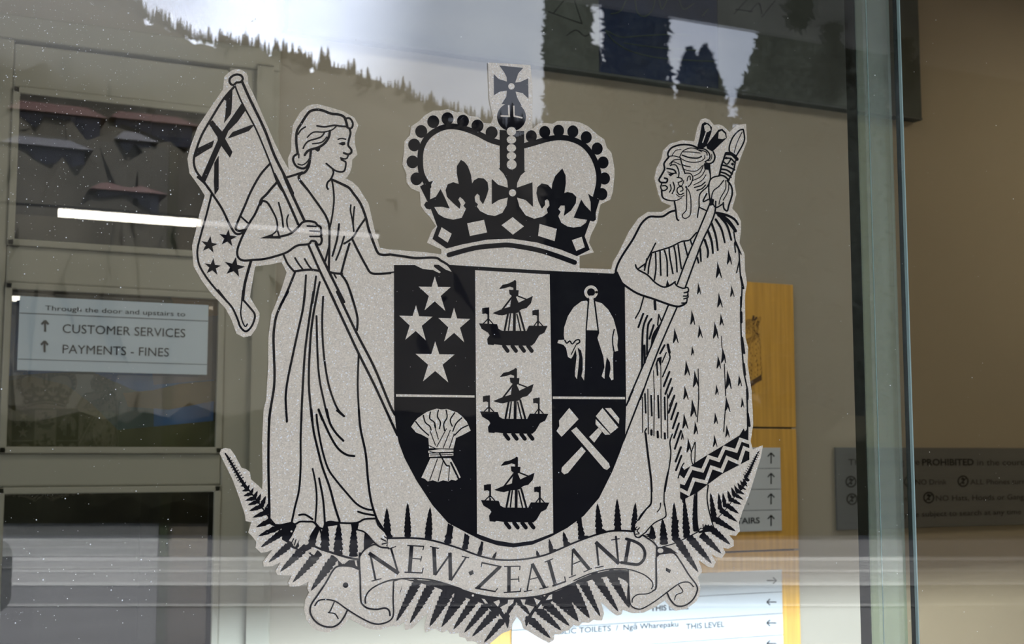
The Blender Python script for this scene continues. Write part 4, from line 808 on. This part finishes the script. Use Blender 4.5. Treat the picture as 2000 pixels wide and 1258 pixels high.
lines('art_line', 'pale_drawn_lines', [[(940, 195), (1000, 270), (1100, 330), (1250, 370), (1420, 388), (1650, 400)], [(950, 200), (1040, 240), (1160, 235), (1330, 225), (1500, 230)], [(1060, 280), (1200, 300), (1340, 315), (1560, 330)], [(975, 90), (1040, 70), (1085, -20)], [(1130, -30), (1150, 80), (1200, 105), (1250, 60), (1265, -30)], [(1290, -10), (1310, 60), (1350, -20)], [(1570, 105), (1610, 60)], [(1420, -10), (1450, 60), (1520, 20)]])

# ---- ceiling lights added unseen above the frame as fill for the lobby
M['diffuser'] = mat('light_diffuser', (.9, .9, .88), .5, .1, emit=(1, .93, .82), estr=1.5)
for k_, lx in enumerate((-1.2, 1.6, 4.4)):
    cl = thing('ceiling_fill_light', (lx, 1.2, 3.4)); tag(cl, ('unseen square ceiling light added as fill on the door side', 'unseen square ceiling light added as fill over the middle of the room', 'unseen square ceiling light added as fill on the notice side')[k_], 'lamp')
    MB().bbox(lx-.32, lx+.32, .88, 1.52, 3.35, 3.399, .004).build('frame', M['frame'], cl)
    MB().box(lx-.29, lx+.29, .91, 1.49, 3.344, 3.349).build('diffuser', M['diffuser'], cl)
    al = bpy.data.lights.new('ceiling_fill_emitter', 'AREA'); al.size = .56; al.energy = (4, 10, 18)[k_]; al.color = (1, .94, .85)
    ao = bpy.data.objects.new('ceiling_fill_emitter', al); C.objects.link(ao); ao.parent = cl; ao.location = (0, 0, -.06)
# ---- floor light added out of view; its lid shapes the wash on the wall's foot
fl = thing('floor_fill_light', (2.9, .62, 0)); tag(fl, 'low lidded floor light added out of view to brighten the foot of the inner wall', 'lamp')
xl0, xl1 = .55, 3.75
MB().bbox(xl0, xl1, .52, .58, 0, .42, .004).bbox(xl0, xl0+.015, .58, .82, .25, .43, .002).bbox(xl1-.015, xl1, .58, .82, .25, .43, .002).build('housing', M['seal'], fl)
MB().bbox(xl0, xl1, .55, .83, .437, .445, .001).build('lid', M['seal'], fl)
FLOOR_FILL = bpy.data.lights.new('floor_fill_emitter', 'AREA'); FLOOR_FILL.shape = 'RECTANGLE'; FLOOR_FILL.size = xl1-xl0-.04; FLOOR_FILL.size_y = .02; FLOOR_FILL.energy = 122; FLOOR_FILL.color = (.74, .86, 1.0)
lo = bpy.data.objects.new('floor_fill_emitter', FLOOR_FILL); C.objects.link(lo); lo.parent = fl
lo.location = Vector(((xl0+xl1)/2, .60, .35)) - Vector((2.9, .62, 0)); lo.rotation_euler = (math.radians(110), 0, 0)

# ------------------------------------------------------------------ outdoors (seen by reflection)
M['asphalt'] = mat('asphalt', (.10, .10, .106), .9, .2, noise=(.8, .12))
M['paint'] = mat('road_paint', (.38, .38, .37), .8, .2)
M['pave'] = mat('pavement', (.26, .26, .255), .9, .2, noise=(.6, .1))
M['leaf'] = mat('dark_foliage', (.05, .055, .04), .8, .2, noise=(3, .5))
M['hedge'] = mat('hedge_leaves', (.03, .028, .014), .9, .1, noise=(1.5, .5))
M['hill'] = mat('forested_hill', (.07, .064, .05), .95, .05, noise=(.03, .35))
M['conifer'] = mat('conifer_needles', (.05, .047, .035), .95, .05)
tag(MB().box(-260, 260, -300, -.12, -.12, 0).build('ground', M['asphalt']), kind='structure')
def gpt(px, py):
    d = ray(px, py); t = -CAM.z/d.z; p = CAM + d*t          # virtual ground point, then mirrored
    return Vector((p.x, -p.y, 0))
def band(name, ya_, yb_, mt, z, label=None):
    a, b, c_, d_ = gpt(-900, ya_), gpt(2600, ya_), gpt(2600, yb_), gpt(-900, yb_)
    vs = [(p.x, p.y, z) for p in (a, b, c_, d_)] + [(p.x, p.y, z-.004) for p in (a, b, c_, d_)]
    o = MB().add(vs, [(0, 1, 2, 3), (0, 4, 5, 1), (1, 5, 6, 2), (2, 6, 7, 3), (3, 7, 4, 0)]).build(name, mt); return o
tag(band('trim_1', 1146, 1090, M['pave'], .006), kind='structure')
tag(band('trim_2', 1098, 1090, M['paint'], .012), kind='structure')
tag(band('trim_3', 1120, 1115, M['paint'], .012), kind='structure')
tag(band('trim_4', 1146, 1139.5, M['paint'], .012), kind='structure')
tag(band('trim_5', 1187, 1182, M['pave'], .012), kind='structure')
# canopy over the glass front
cz = Z(1155, 6, 2.38+0); cd_ = 2.38
tag(MB().box(-7, 11, -cd_, -.10, cz, cz+.16).build('trim_6', M['soffit']), kind='structure')
# hill
rn = random.Random(4)
RIDGE = [(-2600, -420), (-1500, -330), (-700, -220), (-200, -110), (0, -70), (100, -30), (170, -2), (250, 18), (330, 58), (450, 92), (520, 100), (640, 140), (720, 168), (790, 186), (830, 214), (900, 228), (970, 242), (1100, 262), (1400, 300), (1800, 350), (2600, 450), (4200, 560)]
def ridge(px):
    for (a, b), (c_, d_) in zip(RIDGE, RIDGE[1:]):
        if a <= px <= c_: return b + (d_-b)*(px-a)/(c_-a)
    return RIDGE[-1][1]
def hill_point(px, t):
    yv = 42 + 170*t; top = Z(px, ridge(px), 212)
    p = at(px, 600, yv); return Vector((p.x, -yv, top*(t**1.15)))
hv = []; hf = []; cols = list(range(-2600, 2700, 30)); nrow = 22
for c0 in cols:
    for r in range(nrow+1):
        p = hill_point(c0, r/nrow); j = 1.2+2.2*r/nrow
        hv.append((p.x+rn.uniform(-1, 1), p.y, p.z + (rn.uniform(-.6, .6)*j if 0 < r else 0)))
for i in range(len(cols)-1):
    for r in range(nrow):
        a = i*(nrow+1)+r; hf.append((a, a+nrow+1, a+nrow+2, a+1))
ho = MB().add(hv, hf).build('hillside', M['hill'], smooth=True); tag(ho, kind='structure')
# conifers standing along the ridge
def conifer_mesh(seed, h=9.0, r=1.9):
    q = random.Random(seed); mb = MB(); seg = 9; lv = 7; vs = []; fs = []
    for i in range(lv):
        z0 = h*(.08+.92*i/lv); z1 = h*(.08+.92*min(1, (i+1.35)/lv)); rr = r*(1-i/lv)**.9+.12
        b = len(vs)
        for k in range(seg):
            a = 2*math.pi*k/seg; x = rr*(.75+.5*q.random()); vs.append((x*math.cos(a), x*math.sin(a), z0-.25*q.random()))
        vs.append((0, 0, z1)); fs += [(b+k, b+(k+1) % seg, b+seg) for k in range(seg)]
    mb.add(vs, fs); mb.tube([(0, 0, -1.5), (0, 0, h*.5)], .18, 6)
    me = bpy.data.meshes.new('conifer'); me.from_pydata([tuple(v) for v in mb.v], [], mb.f); me.materials.append(M['conifer']); me.update(); return me
cms = [conifer_mesh(s) for s in range(4)]
px_ = 150.0; k = 0; placed = []
while px_ < 1085:
    p = hill_point(px_, (.985, .955, .97)[k % 3]); o = bpy.data.objects.new('conifer', cms[k % 4]); C.objects.link(o)
    s_ = rn.uniform(.22, .42)*(1.5 if rn.random() < .12 else 1)
    if any((p-p2).length < (s_+s2)*1.9*.8*1.15 for p2, s2 in placed[-6:]): bpy.data.objects.remove(o); px_ += 2.5; k += 1; continue
    placed.append((p, s_))
    o.location = p + Vector((0, 0, (0, 1.2, .6)[k % 3]-.5)); o.scale = (s_*.8, s_*.8, s_); o.rotation_euler[2] = rn.random()*6
    tag(o, 'dark conifer in the row of trees along the reflected hill ridge', 'tree', 'conifers along the hill ridge')
    px_ += rn.uniform(4.5, 8.5); k += 1
# mist added as a scatter volume: imitates veiling glare at the upper left
mm = bpy.data.materials.new('veil'); mm.use_nodes = True; t = mm.node_tree; t.nodes.clear()
tcn = N(t, 'ShaderNodeTexCoord'); ln = N(t, 'ShaderNodeVectorMath', operation='LENGTH'); t.links.new(tcn.outputs['Object'], ln.inputs[0])
mrn = N(t, 'ShaderNodeMapRange', interpolation_type='SMOOTHSTEP'); mrn.inputs['From Min'].default_value = 0; mrn.inputs['From Max'].default_value = 1; mrn.inputs['To Min'].default_value = .06; mrn.inputs['To Max'].default_value = 0
t.links.new(ln.outputs['Value'], mrn.inputs['Value'])
pv = N(t, 'ShaderNodeVolumeScatter'); pv.inputs['Color'].default_value = (.86, .93, 1, 1); t.links.new(mrn.outputs[0], pv.inputs['Density'])
on = N(t, 'ShaderNodeOutputMaterial'); t.links.new(pv.outputs[0], on.inputs['Volume'])
bm = bmesh.new(); bmesh.ops.create_icosphere(bm, subdivisions=3, radius=1); me = bpy.data.meshes.new('glare_veil'); bm.to_mesh(me); bm.free(); me.materials.append(mm)
mo = bpy.data.objects.new('glare_veil', me); C.objects.link(mo); mo.location = mirrored(60, -40, 140); mo.scale = (30, 18, 16)
tag(mo, 'pale bluish mist added over the upper left of the reflected hill to imitate veiling glare', 'veil', kind='stuff')
# houses on the slope
M['roof_red'] = mat('red_roof', (.11, .045, .04), .8, .2); M['house'] = mat('house_wall', (.11, .11, .13), .9, .1); M['roof_grey'] = mat('grey_roof', (.09, .09, .11), .7, .2); M['dwin'] = mat('house_window', (.02, .02, .03), .2, .5)
def house(px, py, wpx, hp, roof, wall, label, t):
    lo_, hi_ = .05, .98
    for _ in range(30):
        t = (lo_+hi_)/2; pz = hill_point(px, t).z; yv = 42+170*t
        if pz < at(px, py, yv).z: lo_ = t
        else: hi_ = t
    yv = 42+170*t; b = hill_point(px, t); c0 = at(px-wpx/2, py, yv); c1 = at(px+wpx/2, py, yv); top = at(px, py-hp, yv).z; bot = b.z-1.0
    x0, x1 = c0.x, c1.x; y0 = -yv; mid = bot+(top-bot)*.55; dp_ = 7
    r = thing('house', ((x0+x1)/2, y0, bot)); tag(r, label, 'house')
    MB().box(x0, x1, y0-dp_, y0, bot, mid).build('wall', wall, r)
    MB().add([(x0-.6, y0+.6, mid), (x1+.6, y0+.6, mid), (x1+.6, y0-dp_-.6, mid), (x0-.6, y0-dp_-.6, mid), (x0+.8, y0-dp_/2, top), (x1-.8, y0-dp_/2, top)], [(0, 1, 5, 4), (2, 3, 4, 5), (1, 2, 5), (3, 0, 4), (0, 3, 2, 1)]).build('roof', roof, r)
    n = max(2, int((x1-x0)/3))
    for i in range(n):
        xx = x0+(x1-x0)*(i+.5)/n; MB().box(xx-.5, xx+.5, y0-.05, y0+.04, mid-1.6, mid-.5).build('window', M['dwin'], r)
house(110, 250, 170, 66, M['roof_red'], M['house'], 'red-roofed house at upper left of the reflected hillside', .62)
house(300, 262, 150, 56, M['roof_red'], M['roof_grey'], 'red-roofed house with grey walls right of the first on the reflected slope', .60)
house(90, 310, 150, 60, M['roof_grey'], M['house'], 'grey-roofed house below the red roofs on the reflected slope', .45)
house(250, 392, 120, 50, M['roof_red'], M['house'], 'low red-roofed house just above the bright tube lamp reflection', .30)
house(265, 300, 60, 60, M['roof_grey'], M['roof_grey'], 'small grey house between the red-roofed ones on the reflected slope', .46)
# hedge at the far side of the street
hp = [gpt(x, 1046) for x in range(-900, 2700, 60)]
hb = MB(); hv = []; hf = []
for i, p in enumerate(hp):
    for k_, (dy, z) in enumerate(((0, 0), (.1, .7), (-.1, 1.6), (-.5, 2.35), (-1.4, 2.2))):
        hv.append((p.x + rn.uniform(-.15, .15) + dy*-.4, p.y + dy + rn.uniform(-.12, .12), z + (rn.uniform(-.2, .2) if k_ else 0)))
for i in range(len(hp)-1):
    for k_ in range(4): a = i*5+k_; hf.append((a, a+5, a+6, a+1))
tag(hb.add(hv, hf).build('hedge', M['hedge']), 'long dark hedge on the far side of the reflected street', 'hedge')

# cypresses and trees right of the sky gap
def leafy(profile, name, label, seed, cat='tree', dens=900, ls=0.200):
    """foliage shell: many small leaf blades scattered over a turned profile [(z, r)], plus a trunk"""
    (cx, cy) = profile[0]; pr = profile[1]; q = random.Random(seed)
    root = thing(name, (cx, cy, 0)); tag(root, label, cat)
    mb = MB(); vs = []; fs = []; seg = 14
    for z, r in pr:
        for k_ in range(seg):
            a = 2*math.pi*k_/seg; rr = r*(.80+.12*q.random()); vs.append((cx+rr*math.cos(a), cy+rr*math.sin(a), z))
    for i in range(len(pr)-1):
        for k_ in range(seg): fs.append((i*seg+k_, i*seg+(k_+1) % seg, (i+1)*seg+(k_+1) % seg, (i+1)*seg+k_))
    for _ in range(dens):
        i = q.randrange(len(pr)-1); t = q.random(); z = pr[i][0]+(pr[i+1][0]-pr[i][0])*t; r = pr[i][1]+(pr[i+1][1]-pr[i][1])*t
        a = q.random()*6.283; rr = r*(.82+.22*q.random()); c0 = Vector((cx+rr*math.cos(a), cy+rr*math.sin(a), z))
        u = Vector((q.uniform(-1, 1), q.uniform(-1, 1), q.uniform(-.4, 1))).normalized()*ls*(.6+.8*q.random()); w_ = u.orthogonal().normalized()*ls*.35
        b = len(vs); vs += [c0-u, c0+w_, c0+u, c0-w_]; fs.append((b, b+1, b+2, b+3))
    mb.add(vs, fs).build('foliage', M['leaf'], root)
    MB().tube([(cx, cy, 0), (cx, cy, pr[0][0]+1)], .09, 8).build('trunk', M['conifer'], root)
    return root
def vtree(pxc, half, ytops, Yv, name, label, seed, **kw):
    """ytops: [(photo row, half width factor)] from the top down to the foot of the crown"""
    c0 = mirrored(pxc, 500, Yv); k_ = abs(at(pxc+half, 500, Yv).x-at(pxc-half, 500, Yv).x)/2*math.cos(YAW+math.atan((pxc-1000)/FPX))
    pr = [(Z(pxc, y, Yv), k_*f_) for y, f_ in reversed(ytops)]
    return leafy(((c0.x, c0.y), pr), name, label, seed, **kw)
vtree(1112, 47, [(-260, .15), (-120, .7), (0, .92), (80, 1), (160, .96), (240, 1.02), (420, 1.05), (700, .9), (850, .5)], 27, 'cypress', 'tall narrow cypress whose reflection edges the sky above the crown', 11, dens=2600, ls=0.160)
vtree(1247, 62, [(-260, .2), (-100, .8), (10, 1.02), (60, .98), (110, 1.0), (170, 1.12), (260, 1.3), (420, 1.4), (700, 1.1), (850, .5)], 28, 'cypress', 'broader cypress reflected right of the narrow gap of sky', 12, dens=3200, ls=0.180)
vtree(1168, 40, [(92, .05), (150, .5), (220, .9), (400, 1.4), (700, 1.2), (850, .6)], 38, 'cypress', 'shorter cypress filling the gap between the two tall ones', 13, dens=1600, ls=0.160)
vtree(1354, 24, [(96, .05), (118, .5), (150, 1.0), (220, 1.5), (420, 2.4), (800, 2.0)], 32, 'conifer_tree', 'small pointed conifer reflected against the lower edge of the sky patch', 14, dens=1200, ls=0.140)
vtree(1384, 34, [(92, .05), (120, .45), (160, .9), (215, 1.35), (420, 2.4), (800, 2.0)], 33.5, 'conifer_tree', 'larger pointed conifer beside the smaller one under the sky patch', 15, dens=1400, ls=0.140)
vtree(1590, 150, [(-260, .4), (-60, .55), (60, .62), (110, .74), (160, .86), (210, 1.0), (330, 1.15), (600, 1.2), (850, .8)], 40, 'broad_tree', 'broad dark tree reflected to the right of the sky patch', 16, dens=5200, ls=0.260)
vtree(1900, 240, [(-260, .5), (-60, .8), (120, 1), (400, 1.1), (850, .8)], 58, 'broad_tree', 'wide dark tree reflected across the right-hand pane', 17, dens=4200, ls=0.280)
# leafy strands hanging from the canopy edge
M['vine'] = mat('hanging_vine_leaves', (.008, .010, .005), .8, .1)
def strand(label, pts, Yv, wpx, seed, dens=260):
    q = random.Random(seed); top = mirrored(pts[0][0], pts[0][1], Yv); top.z = cz
    root = thing('hanging_vine', top); tag(root, label, 'plant')
    ps = [mirrored(x, y, Yv) for x, y in pts]; MB().tube([Vector((ps[0].x, ps[0].y, cz-.005))] + ps, .004, 6).build('stem', M['vine'], root)
    vs = []; fs = []
    for _ in range(dens):
        i = q.randrange(len(ps)-1); c0 = ps[i].lerp(ps[i+1], q.random()); s_ = wpx*(.6+.4*math.sin(i*1.7+seed))*.0021
        c0 = c0 + Vector((q.gauss(0, s_), q.gauss(0, s_), q.gauss(0, .008)))
        u = Vector((q.uniform(-1, 1), q.uniform(-1, 1), q.uniform(-1.4, .2))).normalized()*.030*(.6+.7*q.random()); w_ = u.orthogonal().normalized()*.013
        b = len(vs); vs += [c0-u, c0+w_, c0+u, c0-w_]; fs.append((b, b+1, b+2, b+3))
    MB().add(vs, fs).build('leaves', M['vine'], root)
strand('short dark hanging vine left of the other strands near the glass joint', [(1560, -60), (1566, 0), (1570, 40)], 2.0, 9, 1, 200)
strand('long dark hanging vine in two clumps left of the glass joint', [(1620, -60), (1624, 20), (1634, 75), (1641, 110), (1628, 135), (1636, 160), (1626, 184)], 2.2, 15, 2, 620)
strand('dark hanging vine showing just right of the glass joint', [(1765, -60), (1772, 20), (1778, 70), (1772, 120), (1770, 150)], 2.2, 19, 3, 520)
# tube lamps on posts
M['tube_on'] = mat('lit_tube', (1, 1, 1), .5, 0, emit=(1, .93, .80), estr=22); M['tube_dim'] = mat('lit_tube_dim', (1, 1, 1), .5, 0, emit=(1, .95, .92), estr=3.2)
Yl = 7.0; zl_ = Z(400, 436, Yl); xl = [mirrored(x, 440, Yl).x for x in (-330, 114, 392, 396, 740)]
tl_ = thing('tube_lamp', (xl[0], -Yl, 0)); tag(tl_, 'line of tube lamps under a rail, a bright white streak left of the flag', 'lamp')
MB().tube([(xl[1], -Yl, zl_), (xl[2], -Yl, zl_)], .025, 14).build('lit_tube', M['tube_on'], tl_)
MB().tube([(xl[3], -Yl, zl_), (xl[4], -Yl, zl_)], .016, 14).build('dim_tube', M['tube_dim'], tl_)
MB().bbox(xl[0], xl[4], -Yl-.015, -Yl+.015, zl_+.03, zl_+.042, .001).build('rail', M['seal'], tl_)
MB().tube([(xl[0], -Yl, 0), (xl[0], -Yl, zl_+.03)], .03, 10).build('post', M['seal'], tl_)
# rounded board at the left edge
rb_ = thing('round_cornered_board', mirrored(-80, 1120, 4.4)); tag(rb_, 'grey board with rounded corners reflected at the left edge', 'board')
a, b = mirrored(-260, 1120, 4.4), mirrored(24, 1120, 4.4); zt, zl = Z(0, 1052, 4.4), Z(0, 1200, 4.4); rr = .07; pts = []
for cx, cz_, s0 in ((b.x-rr, zl+rr, -90), (b.x-rr, zt-rr, 0), (a.x+rr, zt-rr, 90), (a.x+rr, zl+rr, 180)):
    for j in range(7): t = math.radians(s0+15*j); pts.append((cx+rr*math.cos(t), cz_+rr*math.sin(t)))
M['board'] = mat('grey_board', (.10, .105, .10), .6, .3)
MB().slab(pts, -4.4, -4.44).build('panel', M['board'], rb_); MB().tube([((a.x+b.x)/2, -4.46, 0), ((a.x+b.x)/2, -4.46, zt-.05)], .02, 8).build('post', M['seal'], rb_)

# ---- dust and rain spots on the outside of the glass
M['dust'] = mat('dust_specks', (.75, .78, .80), .5, .3)
q = random.Random(9); mb = MB()
for i in range(1500):
    u = q.random(); px, py = (q.uniform(0, 1990), q.uniform(0, 1250)) if u < .35 else (abs(q.gauss(0, 330)), abs(q.gauss(0, 260)) if q.random() < .7 else q.uniform(0, 1250))
    if not (0 < px < 1990 and 0 < py < 1256): continue
    r = (.00022 + .00050*q.random()**5); c0 = at(px, py, -.0003); n = 6
    mb.add([(c0.x+r*math.cos(6.283*j/n), c0.y, c0.z+r*math.sin(6.283*j/n)) for j in range(n)] + [(c0.x, c0.y-.0001, c0.z)], [(j, (j+1) % n, n) for j in range(n)])
tag(mb.build('dust_specks', M['dust']), 'fine pale dust specks and dried drops over the outer face of the glass', 'dust', kind='stuff')
for o in bpy.data.objects:
    if '_w' in o: del o['_w']
